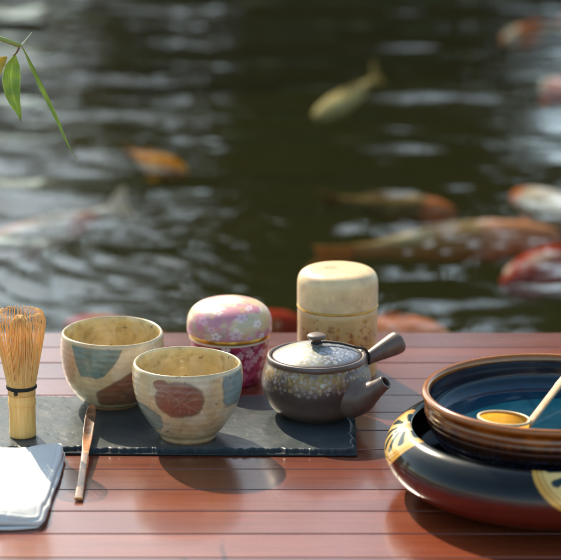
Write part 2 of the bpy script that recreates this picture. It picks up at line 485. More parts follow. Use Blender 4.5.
# ------------------------------------------------------------------ slate board
TS = 0.0062
pts = [at(357, 451, TS), at(354.5, 393.5, TS), at(-70, 394, TS), at(-70, 448.5, TS)]
def build_slate():
    fr_, br_, bl_, fl_ = pts
    nu, nv = 420, 130
    U, Vv = np.meshgrid(np.linspace(0, 1, nu), np.linspace(0, 1, nv))
    fl, fr2, bl2, br2 = [np.array(p) for p in (fl_, fr_, bl_, br_)]
    P = (fl * (1 - U)[..., None] + fr2 * U[..., None]) * (1 - Vv)[..., None] + (bl2 * (1 - U)[..., None] + br2 * U[..., None]) * Vv[..., None]
    x, y = P[..., 0], P[..., 1]
    # natural cleft: thin layers
    lay = fbm(x * 14 + 3, y * 22 + 8, 4)
    z = TS + 0.0012 * (np.floor(lay * 7) / 7 - 0.5) * 0.7 + 0.0004 * (fbm(x * 90, y * 120, 3) - 0.5)
    # distance from edges with chipped outline
    chip = lambda s, a: a * np.clip(1.1 * np.abs(fbm(s * 70 + 11, s * 9 + 2, 5) - 0.45) + 0.25 * fbm(s * 260, s * 3, 2), 0, 1)
    dfront = (Vv * np.linalg.norm(bl2 - fl)); dright = (1 - U) * np.linalg.norm(fr2 - fl); dback = (1 - Vv) * np.linalg.norm(bl2 - fl); dleft = U * np.linalg.norm(fr2 - fl)
    d = np.minimum.reduce([dfront - chip(x, 0.016), dright - chip(y + 5, 0.012), dback - chip(x + 9, 0.016), dleft - chip(y + 2, 0.012)])
    drop = smooth(0.0035, -0.001, d)
    steps = np.floor(drop * 4 + 1.2 * fbm(x * 240, y * 240, 3)) / 4
    z = z - np.clip(0.6 * drop + 0.4 * steps, 0, 1) * 0.0042
    Vt = np.stack([x, y, z], -1).reshape(-1, 3)
    Fq = [tuple(f) for f in grid_faces(nv, nu)]
    e = np.r_[np.arange(nu), (np.arange(1, nv) * nu + nu - 1), ((nv - 1) * nu + np.arange(nu - 2, -1, -1)), (np.arange(nv - 2, 0, -1) * nu)]
    lowv = Vt[e].copy()
    cx, cy = lowv[:, 0].mean(), lowv[:, 1].mean()
    jit = 0.0012 * (fbm(lowv[:, 0] * 140, lowv[:, 1] * 140, 3) - 0.5)
    lowv[:, 1] += np.where(lowv[:, 1] > cy, -1, 1) * (-0.0006) + jit; lowv[:, 2] = 0.0006
    b0 = len(Vt)
    for k in range(len(e)):
        k2 = (k + 1) % len(e)
        Fq.append((e[k2], e[k], b0 + k, b0 + k2))
    Fq.append(tuple(b0 + k for k in range(len(e)))[::-1])
    brk = np.r_[np.clip(drop * 2.5, 0, 1).reshape(-1), np.ones(len(lowv))]
    me = mesh_np('slate_board', np.concatenate([Vt, lowv]), Fq, np.repeat(brk[:, None], 3, 1))
    return me
m, nt, b = nt_new('slate')
c = ramp(nt, noise(nt, 9, 8, 0.65), [(0.3, (0.030, 0.040, 0.042)), (0.55, (0.050, 0.063, 0.065)), (0.75, (0.09, 0.105, 0.105))])
st = ramp(nt, noise(nt, 1.0, 6, 0.75, stretch=(16, 60, 16)), [(0.62, (0, 0, 0)), (0.75, (0.5, 0.5, 0.5))])
c = mixrgb(nt, st, c, (0.16, 0.17, 0.17))
ea = N(nt, 'ShaderNodeAttribute', attribute_name='Col')
c = mixrgb(nt, math_node(nt, 'MULTIPLY', ea.outputs['Fac'], 0.75), c, (0.022, 0.027, 0.030))
nt.links.new(c, b.inputs['Base Color'])
rr = ramp(nt, noise(nt, 25, 4), [(0.3, (0.26,) * 3), (0.7, (0.40,) * 3)]); nt.links.new(math_node(nt, 'ADD', rr, math_node(nt, 'MULTIPLY', ea.outputs['Fac'], 0.35)), b.inputs['Roughness'])
bump(nt, b, noise(nt, 180, 8, 0.7), 0.28, 0.0006); nt.links.new(math_node(nt, 'SUBTRACT', 0.34, math_node(nt, 'MULTIPLY', ea.outputs['Fac'], 0.28)), b.inputs['Specular IOR Level'])
slate = tag(new_obj('slate_board', build_slate(), m), 'dark grey slate serving board with chipped edges lying on the red boards', 'serving board')

# ------------------------------------------------------------------ tea bowls
def blob(TH, z, t0, z0, wt, wz, rr, jag=0.25, pw=2.0, sc=5.0, soft=0.12):
    """Soft patch with an uneven outline in (theta, z): 1 inside."""
    a = np.abs((TH - R(t0)) / R(wt)); bb = np.abs((z - z0) / wz)
    d = (a ** pw + bb ** pw) ** (1 / pw)
    d = d + jag * (fbm(TH * sc + rr, z * sc / 30 + rr * 1.7, 4) - 0.5) * 2
    return smooth(1 + soft, 1 - soft, d)

def brush(c, col, m, TH, z, k=1.0):
    st = fbm(TH * 2.2 + 3, z * 0.55 + 8, 4); bl = fbm(TH * 7 + 1, z * 0.16 + 2, 3)
    cc = np.ones(TH.shape + (3,)) * col
    cc = mixc(cc, np.array(col) * 1.4, smooth(.45, .75, st) * .5); cc = mixc(cc, np.array(col) * .7, smooth(.5, .75, bl) * .6)
    c = c * (1 - (m * k * (.72 + .28 * st))[..., None]) + cc * (m * k * (.72 + .28 * st))[..., None]
    return mixc(c, np.array(col) * .45, np.clip(4 * m * (1 - m), 0, 1) * .55 * k)
clay_mat = mat_paint('stoneware_glaze', rough=0.30, nscale=55, namt=0.30, bscale=110, bstr=0.22, bdist=0.0012, coat=0.5, coat_rough=0.09, crackle=190,
                     spots=(150, 0.70, (0.10, 0.06, 0.04), 0.7))
BEIGE, OCHRE, TEAL, RUST = lin(226, 198, 150), lin(220, 194, 132), lin(78, 128, 128), lin(128, 50, 36)
PALE, ORNG = lin(226, 212, 184), lin(196, 140, 92)
def bowl_base(TH, r, z, T, inner, seed):
    c = np.ones(TH.shape + (3,)) * BEIGE
    n1 = fbm(TH * 3 + seed, z * 0.06 + seed, 4); n2 = fbm(TH * 6 + seed * 2, z * 0.12 + 4, 4)
    c = mixc(c, PALE, smooth(0.5, 0.7, n1) * 0.7)
    c = mixc(c, lin(196, 166, 116), smooth(0.52, 0.72, n2) * 0.6)
    c = mixc(c, lin(190, 182, 146), smooth(0.55, 0.75, fbm(TH * 2.2 + 9 + seed, z * 0.05, 3)) * 0.45)
    rings = 0.5 + 0.5 * np.sin(z * 0.9 + 1.6 * np.sin(TH * 2))
    c = c * (0.95 + 0.06 * rings[..., None])
    ci = np.ones(TH.shape + (3,)) * OCHRE
    ci = mixc(ci, lin(224, 204, 156), smooth(0.45, 0.7, n1)); ci = mixc(ci, lin(180, 158, 100), smooth(0.5, 0.72, n2) * 0.7)
    return np.where(inner[..., None], ci, c)
def front_col(TH, r, z, T):
    inner = T > RIM_T[0]
    c = bowl_base(TH, r, z, T, inner, 2.0)
    o_ = ~inner
    x = 57 * TH                                                           # mm along the wall
    c = mixc(c, lin(198, 168, 122), o_ * smooth(34, 8, z) * 0.6)
    # russet leaf with scratched veins
    leaf = np.maximum(blob(TH, z, -8, 57, 25, 18.5, 1.3, 0.10, 2.3), blob(TH, z, -27, 72, 9, 5.5, 2.0, 0.2))
    vein = np.zeros_like(TH)
    for (xa, za, xb, zb) in [(-27, 69, 16, 43), (-17, 63, -5, 69), (-10, 59, 6, 67), (-2, 54, 13, 60), (-19, 64, -18, 52), (-8, 57, -6, 44), (3, 51, 4, 43), (-14, 48, 8, 69)]:
        dx, dz = xb - xa, zb - za; L = math.hypot(dx, dz)
        tt = ((x - xa) * dx + (z - za) * dz) / L ** 2
        dd = np.abs((x - xa) * dz - (z - za) * dx) / L
        vein = np.maximum(vein, smooth(0.6, 0.15, dd) * (tt > 0) * (tt < 1))
    rc = mixc(np.ones(TH.shape + (3,)) * RUST, lin(140, 74, 56), fbm(TH * 9, z * 0.2, 3))
    rc = mixc(rc, lin(186, 150, 124), vein * 0.42)
    c = brush(c, RUST, leaf * o_, TH, z, .96); c = mixc(c, lin(190, 156, 128), vein * leaf * o_ * .5)
    t1 = blob(TH, z, 62, 63, 21, 19, 3.1, 0.14, 3.2) * o_
    c = brush(c, lin(98, 146, 152), t1, TH, z, .9)
    t2 = blob(TH, z, -62, 30, 30, 15, 5.2, 0.22, 2.4) * o_
    c = brush(c, lin(92, 128, 128), t2, TH, z, .8)
    c = mixc(c, lin(214, 190, 146), o_ * smooth(77.5, 80, z))
    c = mixc(c, lin(150, 96, 58), o_ * smooth(3.5, 1.5, z) * 0.8)
    return c
def back_col(TH, r, z, T):
    inner = T > RIM_T[1]
    c = bowl_base(TH, r, z, T, inner, 6.0)
    o_ = ~inner
    c = mixc(c, ORNG, o_ * blob(TH, z, -62, 56, 22, 24, 3.3, 0.3) * 0.65)
    c = mixc(c, PALE, o_ * blob(TH, z, 38, 58, 34, 26, 6.1, 0.25) * 0.8)
    zt = np.clip((80 - z) / 34.0, 0, 3)
    tl = -46 + 12 * zt; tr_ = 14 - 22 * zt ** 1.5
    m_ = smooth(-2, 1.5, np.degrees(TH) - tl) * smooth(2, -1.5, np.degrees(TH) - tr_) * smooth(1.05, 0.95, zt + 0.15 * (fbm(TH * 6, z * .1, 3) - .5)) * smooth(83, 76, z + 6 * (fbm(TH * 4 + 3, z * .0, 3) - .5) - 3)
    tc_ = mixc(np.ones(TH.shape + (3,)) * lin(66, 116, 116), lin(128, 158, 146), smooth(0.4, 0.7, fbm(TH * 7 + 5, z * 0.15, 4)))
    c = brush(c, lin(72, 122, 120), m_ * o_, TH, z, .92)
    d1 = (np.degrees(TH) - 8) * 0.95 * 0.6 - (z - 34)           # diagonal upper edge
    red = smooth(-3, 2, d1 + 6) * smooth(-20, -12, np.degrees(TH)) * smooth(70, 60, np.degrees(TH)) * smooth(8, 13, z) * smooth(58, 52, z)
    red = red * smooth(0.12, 0.3, fbm(TH * 3 + 1, z * 0.05, 3))
    c = brush(c, lin(124, 52, 38), red * o_, TH, z, .92)
    c = mixc(c, lin(214, 190, 146), o_ * smooth(76, 79, z))
    c = mixc(c, lin(140, 90, 56), o_ * smooth(5, 2, z) * 0.8)
    return c
RIM_T = [0.0, 0.0]
def make_bowl(idx, prof, colfn, loc, rotz=0.0, wob=(0.9, 0.8)):
    p = resample(prof, 220); RIM_T[idx] = (int(np.argmax(p[:, 1]))) / 219.0
    ph = idx * 1.9
    def warp(TH, r, z, T):
        k = np.clip(z / 82, 0, 1)
        r2 = r * (1 + 0.012 * k * np.sin(2 * TH + ph) + 0.006 * k * np.sin(3 * TH + 1 + ph)) + 0.09 * np.sin(z * 0.9 + 1.6 * np.sin(TH * 2)) * np.clip(z / 20, 0, 1) * (r > 20)
        z2 = z + k ** 3 * wob[0] * np.sin(TH * 2 + 0.6 + ph) + k ** 3 * wob[1] * np.sin(TH + 2 + ph)
        return r2, z2
    me = lathe('tea_bowl', prof, 480, 220, colfn, warp)
    return new_obj('tea_bowl', me, clay_mat, loc=loc)
pf = [(0, 2.5), (22, 2.5), (24.5, 0.3), (28.5, 0), (29.5, 3), (31, 6.5), (36, 11), (43, 21), (50.5, 34), (55, 47), (57.3, 60), (57.6, 71), (56.8, 79), (55.4, 82), (53.6, 81.6), (53.0, 77), (53.2, 66), (51.5, 50), (45.5, 32), (34, 18), (18, 11.5), (0, 10.5)]
pb = [(0, 2.5), (21, 2.5), (23.5, 0.3), (27.5, 0), (29, 3), (35, 6.5), (42, 14), (49, 25), (53.5, 37), (56, 52), (56.6, 64), (56.0, 75), (55.2, 80), (53.8, 81.6), (52.3, 80.6), (51.7, 75), (52.3, 60), (49.5, 40), (43, 25), (30, 14), (15, 11), (0, 10.5)]
P = at(188.3, 436, TS); P.z = TS - 0.0004
bowl_f = make_bowl(0, pf, front_col, P)
tag(bowl_f, 'rounded beige tea bowl with a russet leaf patch, at the front edge of the slate', 'tea bowl', 'stoneware tea bowls')
P = at(113.2, 402.3, TS); P.z = TS - 0.0004
bowl_b = make_bowl(1, pb, back_col, P, wob=(0.8, 0.9))
tag(bowl_b, 'beige tea bowl with a teal patch under its rim, standing between whisk and front bowl', 'tea bowl', 'stoneware tea bowls')

# ------------------------------------------------------------------ blossoms painted on tins and teapot
def flower_mask(dx, dy, size, rot):
    """(petal mask, centre mask) of a five-petalled blossom, dx/dy in mm."""
    r = np.hypot(dx, dy) / size; a = np.arctan2(dy, dx) + rot
    q = np.abs(((a / (2 * PI) * 5) % 1.0) - 0.5) * 2               # 0 at petal middle, 1 between petals
    edge = 0.98 - 0.55 * q ** 2.2 - 0.13 * np.exp(-(q / 0.12) ** 2)
    return smooth(edge + 0.08, edge - 0.08, r), smooth(0.26, 0.16, r), smooth(0.1, 0.0, np.abs(q)) * smooth(0.2, 0.25, r) * smooth(0.55, 0.45, r)
def scatter_flowers(c, xw, z, items, petal_cols, centre, per=None, alpha=1.0):
    for k, (x0, z0, s, rot) in enumerate(items):
        dx = xw - x0
        if per: dx = (dx + per / 2) % per - per / 2
        sel = (np.abs(dx) < s * 1.3) & (np.abs(z - z0) < s * 1.3)
        if not sel.any(): continue
        pm, cm, ln = flower_mask(dx[sel], (z - z0)[sel], s, rot)
        er = smooth(.10, .30, fbm(dx[sel] * .55 + 3 * k, (z - z0)[sel] * .55 + k, 3)) * (0.6 + 0.4 * ((k * 7919) % 13) / 12)
        pm = pm * er; cm = cm * er; ln = ln * er
        sub = mixc(c[sel], petal_cols[k % len(petal_cols)], pm * alpha)
        sub = mixc(sub, centre, np.maximum(cm, ln * 0.6) * 0.8 * alpha)
        c[sel] = sub
    return c
def scatter_spots(n, x0, x1, z0, z1, smin, smax, mind=1.0, seed=0):
    rr = np.random.default_rng(seed); out = []
    for _ in range(n * 30):
        s = rr.uniform(smin, smax); x = rr.uniform(x0, x1); z = rr.uniform(z0, z1)
        if all(math.hypot(x - q[0], z - q[1]) > (s + q[2]) * mind for q in out):
            out.append((x, z, s, rr.uniform(0, 6)))
        if len(out) >= n: break
    return out

GOLD = np.array([0.72, 0.42, 0.08])
tin_mat = mat_paint('printed_tin', rough=0.42, nscale=90, namt=0.14, bscale=300, bstr=0.06, bdist=0.0003, coat=0.10, coat_rough=0.15, gold=True, gold_rough=0.28)
# --- low round tin
P = at(229.8, 379.0)
tin1 = tag(empty('tea_caddy', P), 'low round tea tin with domed pearly lid and magenta blossom body', 'tea tin', 'patterned tea tins')
fl_body = scatter_spots(60, -138, 138, 4, 54, 4.5, 8.5, 0.72, 3)
fl_lid = scatter_spots(90, -150, 150, 0, 60, 4.0, 7.5, 0.80, 8) 
fl_lid = [(8, 13, 9.0, 0.3), (14, 36, 8.0, 1.0), (-30, 29, 7.5, 2.0), (-12, 46, 6.5, .6), (34, 24, 6.5, 2.1)] + [q for q in fl_lid if min(math.hypot(q[0] - 8, q[1] - 12), math.hypot(q[0] - 14, q[1] - 33), math.hypot(q[0] + 32, q[1] - 27), math.hypot(q[0] + 14, q[1] - 41), math.hypot(q[0] - 34, q[1] - 22)) > 15]
def tin1_body(TH, r, z, T):
    x = 42 * TH
    c = np.ones(TH.shape + (3,)) * lin(164, 48, 78)
    c = mixc(c, lin(112, 20, 46), smooth(0.45, 0.7, fbm(TH * 4, z * .09, 3)))
    c = mixc(c, lin(186, 70, 104), smooth(0.5, 0.75, fbm(TH * 5 + 7, z * .12, 3)) * 0.8)
    c = scatter_flowers(c, x, z, fl_body, [lin(236, 200, 206), lin(240, 222, 216), lin(214, 136, 158), lin(232, 188, 190)], lin(190, 80, 96))
    return c, np.zeros_like(TH)
def tin1_lid(TH, r, z, T):
    s = T * 92.0                                                  # mm along the lid from its lower edge to the crown
    x = 45 * TH
    c = np.ones(TH.shape + (3,)) * lin(216, 190, 152)
    c = mixc(c, lin(206, 128, 146), smooth(0.42, 0.6, fbm(TH * 2.4 + 2.2, s * 0.055 + 4, 3)) * 0.9)
    c = mixc(c, lin(194, 138, 154), blob(TH, s, -22, 34, 20, 9, 3.2, .4) * 0.5)
    c = mixc(c, lin(200, 120, 150), blob(TH, s, -50, 14, 22, 12, 4.2, .4) * 0.6)
    c = mixc(c, lin(178, 176, 150), smooth(0.5, 0.7, fbm(TH * 3 + 30, s * 0.07, 3)) * 0.5)
    c = mixc(c, lin(226, 190, 120), smooth(0.55, 0.75, fbm(TH * 3 + 50, s * 0.06, 3)) * 0.45)
    c = scatter_flowers(c, x * np.clip(r / 47, 0.25, 1) , s, fl_lid, [lin(240, 226, 222), lin(234, 206, 212), lin(228, 178, 194), lin(238, 224, 206)], lin(180, 96, 112), alpha=0.9)
    c = mixc(c, lin(226, 212, 190), smooth(66, 78, s))
    return c, np.zeros_like(TH)
def mono(col, g):
    return lambda TH, r, z, T: (np.ones(TH.shape + (3,)) * col, np.full(TH.shape, g))
new_obj('body', lathe('body', [(0, 1), (33, 1), (33, 1), (34.5, 0), (36.2, 1.2), (38, 10), (40.8, 25), (43.0, 40), (44.2, 50), (44.4, 52.8), (43.8, 53.4), (42.8, 53.2), (42, 48), (40, 20), (34, 3), (0, 2.5)], 420, 180, tin1_body), tin_mat, tin1)
new_obj('cream_rim', lathe('cream_rim', [(43.6, 49.6), (44.9, 49.8), (45.4, 51), (44.9, 52.2), (43.7, 52.3), (43.6, 49.6)], 200, 16, mono(lin(228, 206, 178), 0.0)), tin_mat, tin1)
new_obj('gold_band', lathe('gold_band', [(43.5, 52.6), (45.6, 52.7), (45.9, 54.5), (45.6, 57.2), (43.5, 57.4), (43.5, 52.6)], 200, 20, mono(GOLD, 1.0)), tin_mat, tin1)
new_obj('lid', lathe('lid', [(45.8, 57.6), (47.2, 57.5), (47.8, 58.6), (47.9, 64), (47.6, 70), (46.0, 76.5), (42, 83), (35, 88.2), (25, 91.6), (12, 93.4), (0, 93.8)], 420, 200, tin1_lid), tin_mat, tin1)

# --- tall tin
P = at(337.1, 371.0)
tin2 = tag(empty('tea_caddy', P), 'tall cream tea tin with a faint autumn pattern, tallest thing behind the teapot', 'tea tin', 'patterned tea tins')
rr_ = np.random.default_rng(21)
dots = [(rr_.normal(4, 30), abs(rr_.normal(0, 16)) + 32, rr_.uniform(0.8, 3.4)) for _ in range(190)]
arcs = [(rr_.uniform(-70, 70), rr_.uniform(36, 64), rr_.uniform(6, 13)) for _ in range(12)]
def tin2_body(TH, r, z, T):
    x = 45.4 * TH
    c = np.ones(TH.shape + (3,)) * lin(220, 178, 116)
    c = mixc(c, lin(204, 164, 104), smooth(0.45, 0.7, fbm(TH * 3, z * .05, 4)) * 0.7)
    c = mixc(c, lin(206, 148, 78), smooth(66, 30, z) * smooth(0.3, 0.6, fbm(TH * 4 + 8, z * .07, 3)) * 0.8)
    for (ax, az, ar) in arcs:
        d = np.hypot(x - ax, z - az)
        for q in (1.0, 0.75, 0.5):
            c = mixc(c, lin(176, 122, 70), smooth(0.6, 0.2, np.abs(d - ar * q)) * (z > az - 2) * 0.55)
    for k, (dx, dz, s) in enumerate(dots):
        d = np.hypot(x - dx, (z - dz) * 1.2) + 1.2 * (vnoise(x * .8 + k, z * .8) - .5)
        c = mixc(c, [lin(176, 98, 52), lin(152, 78, 46), lin(204, 150, 60), lin(140, 104, 66)][k % 4], smooth(s, s * 0.5, d) * 0.75)
    c = mixc(c, lin(226, 198, 150), smooth(70, 76, z) * 0.8)
    return c, smooth(66, 30, z) * smooth(0.55, 0.65, fbm(TH * 7 + 2, z * .2, 3)) * 0.5
def tin2_lid(TH, r, z, T):
    s = T * 84.0
    c = np.ones(TH.shape + (3,)) * lin(230, 198, 148)
    c = mixc(c, lin(216, 186, 138), smooth(0.45, 0.72, fbm(TH * 2.5 + 4, s * 0.045, 4)) * 0.7)
    c = mixc(c, lin(206, 168, 132), smooth(0.56, 0.72, fbm(TH * 3 + 14, s * 0.07, 4)) * 0.5)
    X_ = r * np.sin(TH); Y_ = -r * np.cos(TH)
    on = z > 116
    c = mixc(c, lin(222, 150, 104), on * smooth(9, 4, np.hypot((X_ + 8) * 0.8, (Y_ - 2) * 0.9) + 5 * (fbm(X_ * .2, Y_ * .2, 3) - .5)) * 0.8)
    c = mixc(c, lin(206, 176, 140), on * smooth(12, 7, np.hypot((X_ - 10) * 0.7, (Y_ + 12) * 1.3)) * 0.5)
    d = np.abs(z - 92 - 5 * np.sin(TH * 3 + 1)) 
    c = mixc(c, lin(190, 150, 112), (~on) * smooth(7, 1, d) * smooth(0.5, 0.62, fbm(TH * 14, z * .16, 3)) * 0.3)
    return c, np.zeros_like(TH)
new_obj('body', lathe('body', [(0, 1), (42, 1), (42, 1), (44, 0), (45.2, 1.2), (45.3, 3), (45.3, 40), (45.3, 76), (45.3, 77.4), (44.6, 78), (44.6, 78), (43, 78), (43, 40), (43, 3), (43, 3), (0, 2.5)], 420, 240, tin2_body), tin_mat, tin2)
new_obj('gold_band', lathe('gold_band', [(44.2, 77.9), (45.8, 78.0), (46.0, 79.0), (45.8, 80.0), (44.2, 80.2), (44.2, 77.9)], 200, 16, mono(GOLD, 1.0)), tin_mat, tin2)
new_obj('lid', lathe('lid', [(44.4, 80.6), (45.3, 80.4), (45.7, 81.2), (45.7, 90), (45.7, 104), (45.0, 110.5), (42.6, 116), (38, 119.6), (31, 121.3), (16, 121.9), (0, 122.0)], 420, 200, tin2_lid), tin_mat, tin2)

# ------------------------------------------------------------------ side handled teapot
pot_mat = mat_paint('dark_clay', rough=0.40, nscale=120, namt=0.22, bscale=400, bstr=0.10, bdist=0.0004, gold=True, gold_rough=0.42, rvar=0.10, coat=0.12, coat_rough=0.25)
P = at(316.3, 413.0, TS); P.z = TS - 0.0002
pot = tag(empty('teapot', P), 'dark brown clay teapot with blossom lid, side handle and short spout', 'teapot')
CLAY = lin(102, 84, 72)
fl_pot = scatter_spots(170, -75, 80, 36, 62, 1.4, 3.0, 0.80, 15)
def mount(x): # silhouette height of the painted hills
    return 33 + 9 * np.maximum(1 - np.abs(x + 34) / 26, 0) + 11 * np.maximum(1 - np.abs(x - 14) / 30, 0) 
def pot_body(TH, r, z, T):
    x = 56 * TH
    out = T < 0.62
    c = np.ones(TH.shape + (3,)) * CLAY
    c = mixc(c, lin(104, 88, 82), smooth(0.45, 0.7, fbm(TH * 3, z * .06, 3)) * 0.5)
    f = (np.abs(np.degrees(TH) + 8) < 78) & out
    gold_glow = f * smooth(38, 54, z) * smooth(64, 58, z) * smooth(0.25, 0.6, fbm(TH * 2.5 + 6, z * .05, 3)) * smooth(75, 55, np.abs(np.degrees(TH) + 8))
    hill = f * smooth(1, -1, z - mount(x)) * smooth(16, 30, z)
    c = mixc(c, lin(168, 134, 74), gold_glow * 0.75)
    c = mixc(c, lin(60, 48, 48), hill * 0.55)
    ins = [q for q in fl_pot if q[1] > mount(np.array(q[0])) - 1 + 3 * math.sin(q[0])]
    c2 = scatter_flowers(c.copy(), x, z, ins, [lin(198, 190, 182), lin(170, 160, 156), lin(196, 170, 120), lin(140, 130, 132)], lin(110, 92, 86), alpha=.7)
    c = np.where((f & (z < 61))[..., None], c2, c)
    return c, gold_glow * 0.55
fl_lidp = scatter_spots(260, -20, 44, -44, 36, 1.4, 3.2, 0.70, 31)
def pot_lid(TH, r, z, T):
    X_ = r * np.sin(TH); Y_ = -r * np.cos(TH)
    c = np.ones(TH.shape + (3,)) * lin(116, 114, 108)
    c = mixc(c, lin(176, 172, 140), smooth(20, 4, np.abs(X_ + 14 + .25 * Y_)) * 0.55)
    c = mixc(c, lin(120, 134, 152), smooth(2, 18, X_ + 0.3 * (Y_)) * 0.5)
    ins = [q for q in fl_lidp if math.hypot(q[0], q[1]) < 42 and math.hypot(q[0], q[1]) > 11]
    c = scatter_flowers(c, X_, Y_, ins, [lin(206, 208, 214), lin(178, 186, 200), lin(214, 212, 208), lin(160, 168, 182)], lin(138, 140, 150), alpha=.8)
    c = mixc(c, lin(92, 80, 74), smooth(43.5, 45, r))
    return c, np.full(TH.shape, 0.15) * smooth(45, 43, r)
new_obj('body', lathe('body', [(0, 1.5), (29, 1.5), (31, 0.2), (34, 0), (35.5, 1.5), (41, 4), (49.5, 11), (55.5, 22), (58.6, 34), (58.2, 45), (55.4, 54), (52.8, 58.6), (52.2, 60.2), (53.2, 61.6), (53.4, 64.2), (52.4, 66.2), (50.4, 66.6), (48.6, 65.4), (48.2, 62.5), (48.2, 62.5), (46, 61.8), (50, 50), (52, 34), (45, 14), (30, 6), (0, 5)], 420, 260, pot_body), pot_mat, pot)
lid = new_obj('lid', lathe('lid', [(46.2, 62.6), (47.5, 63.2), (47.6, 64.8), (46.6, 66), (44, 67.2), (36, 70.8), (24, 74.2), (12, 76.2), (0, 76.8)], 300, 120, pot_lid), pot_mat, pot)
clay2 = mat_simple('plain_clay', CLAY * 0.8, CLAY * 1.25, 90, 0.40, 0.1, 0.0004, 400)
new_obj('knob', lathe('knob', [(6.8, 75.8), (6.0, 78), (4.9, 80), (5.6, 82.4), (8.8, 84.2), (10.2, 86), (10.0, 87.6), (8.2, 88.8), (4, 89.5), (0, 89.6)], 96, 48), clay2, lid)
def dirv(t, r, z): return Vector((r * math.sin(R(t)), -r * math.cos(R(t)), z)) * 0.001
# spout: thick root that narrows to an open lip
SP = 50
sp_pts = resample([tuple(dirv(SP, 36, 30)), tuple(dirv(SP, 52, 31)), tuple(dirv(SP, 64, 34)), tuple(dirv(SP, 75, 40)), tuple(dirv(SP + 1, 84, 47)), tuple(dirv(SP + 2, 91.5, 53.5))], 40)
sr = np.interp(np.linspace(0, 1, 40), [0, .25, .42, .58, .75, .92, 1], [25, 24, 19.5, 13.6, 9.6, 7.8, 7.4]) * 0.001
Vo, Fo = tube_arrays(sp_pts, sr, 40, cap=False)
Vi, Fi = tube_arrays(sp_pts[22:], sr[22:] - 0.0021, 40, cap=False)
off = len(Vo); nO = len(sp_pts); nI = len(sp_pts) - 22
Fall = list(Fo) + [tuple(off + i for i in f[::-1]) for f in Fi]
for j in range(40):
    j2 = (j + 1) % 40
    Fall.append(((nO - 1) * 40 + j, (nO - 1) * 40 + j2, off + (nI - 1) * 40 + j2, off + (nI - 1) * 40 + j))
Fall.append(tuple(off + j for j in range(40))); Fall.append(tuple(range(40))[::-1])
new_obj('spout', mesh_np('spout', np.concatenate([Vo, Vi]), Fall), clay2, pot)
# handle: flared hollow grip
HD = 119
hp = np.array([tuple(dirv(HD, r_, z_)) for r_, z_ in zip(np.linspace(50, 104, 60), np.linspace(47.5, 65.5, 60))])
ht = np.linspace(0, 1, 60)
hr = np.interp(ht, [0, .1, .2, .35, .6, .85, .95, 1], [9.0, 7.4, 7.0, 7.6, 10.0, 12.2, 12.4, 11.4]) * 0.001
Vh, Fh = tube_arrays(hp, hr, 40, cap=False)
ax = (hp[-1] - hp[0]) / np.linalg.norm(hp[-1] - hp[0])
ring = Vh[-40:]; cen = hp[-1]
extra = [cen + (ring - cen) * s + ax * d for s, d in ((0.93, 0.0010), (0.8, 0.0013), (0.55, 0.0008), (0.3, 0.0002))]
Vh2 = np.concatenate([Vh] + extra); nb = 60
for q in range(4):
    for j in range(40):
        j2 = (j + 1) % 40; a_ = (nb - 1 + q) * 40; b_ = (nb + q) * 40
        Fh.append((a_ + j, a_ + j2, b_ + j2, b_ + j))
Fh.append(tuple((nb + 3) * 40 + j for j in range(40))); Fh.append(tuple(range(40))[::-1])
new_obj('handle', mesh_np('handle', Vh2, Fh), clay2, pot)
# braided cord from knob to handle
def cord_path(pts_, n=160):
    return resample([tuple(q) for q in pts_], n)
cp = cord_path([Vector((-.0055, -.002, .0800)), Vector((0, -.0062, .0798)), Vector((.006, -.001, .0800)), Vector((.014, .002, .0790)), Vector((.027, .006, .0762)), Vector((.0385, .009, .0722)), Vector((.0455, .0125, .0695)), Vector((.0515, .0165, .0675)), Vector((.0560, .0205, .0610)), Vector((.0575, .0225, .0545)), dirv(HD, 62, 43.5), dirv(HD + 7, 62, 47), dirv(HD + 7, 62, 55), dirv(HD, 62, 59.5), dirv(HD - 6, 62, 55), dirv(HD - 7, 62, 48)])
strands = []
s_ = np.arange(len(cp))
Tn = np.gradient(cp, axis=0); Tn /= np.linalg.norm(Tn, axis=1)[:, None]
n0 = np.cross(Tn, [0.3, 0.9, 0.2]); n0 /= np.linalg.norm(n0, axis=1)[:, None]; b0_ = np.cross(Tn, n0)
for k in range(3):
    a_ = s_ * 0.62 + k * 2 * PI / 3
    strands.append(tube_arrays(cp + 0.00075 * (np.cos(a_)[:, None] * n0 + np.sin(a_)[:, None] * b0_), 0.0007, 6))
J = join_arrays(strands)
new_obj('cord', mesh_np('cord', J[0], J[1]), mat_simple('dark_cord', (0.012, 0.010, 0.010), (0.035, 0.03, 0.03), 400, 0.8), pot)

# ------------------------------------------------------------------ bamboo whisk
P = at(22.9, 435.6, TS); P.z = TS - 0.0002
whisk = tag(empty('tea_whisk', P), 'bamboo tea whisk with fine curled tines standing upright on the slate', 'tea whisk')
bamboo = None
def mat_bamboo(name, a, b_, rough=0.42, trans=0.0, stretch=(300, 300, 25)):
    return mat_simple(name, a, b_, 1.0, rough, 0.2, 0.0005, 2.0, stretch=stretch, trans=trans)
bam_h = mat_bamboo('bamboo_culm', lin(226, 164, 84), lin(244, 200, 124))
bam_t = mat_bamboo('bamboo_tine', lin(242, 192, 108), lin(250, 218, 150), 0.5, 0.32)
def wk_warp(TH, r, z, T):
    return r * (1 + 0.006 * np.sin(2 * TH + .7)), z + 0.3 * np.sin(TH + 1)
new_obj('handle', lathe('handle', [(0, 3), (8, 2.6), (10.5, 0.4), (12.5, 0), (13.8, 1.2), (14.2, 4), (13.9, 14), (13.9, 28), (14.2, 34.5), (14.9, 36.3), (14.3, 37.2), (14.9, 38.2), (14.6, 40), (14.1, 44), (13.9, 51), (13.8, 56), (13.0, 57), (10, 57.2), (0, 57)], 96, 130, None, wk_warp), bam_h, whisk)
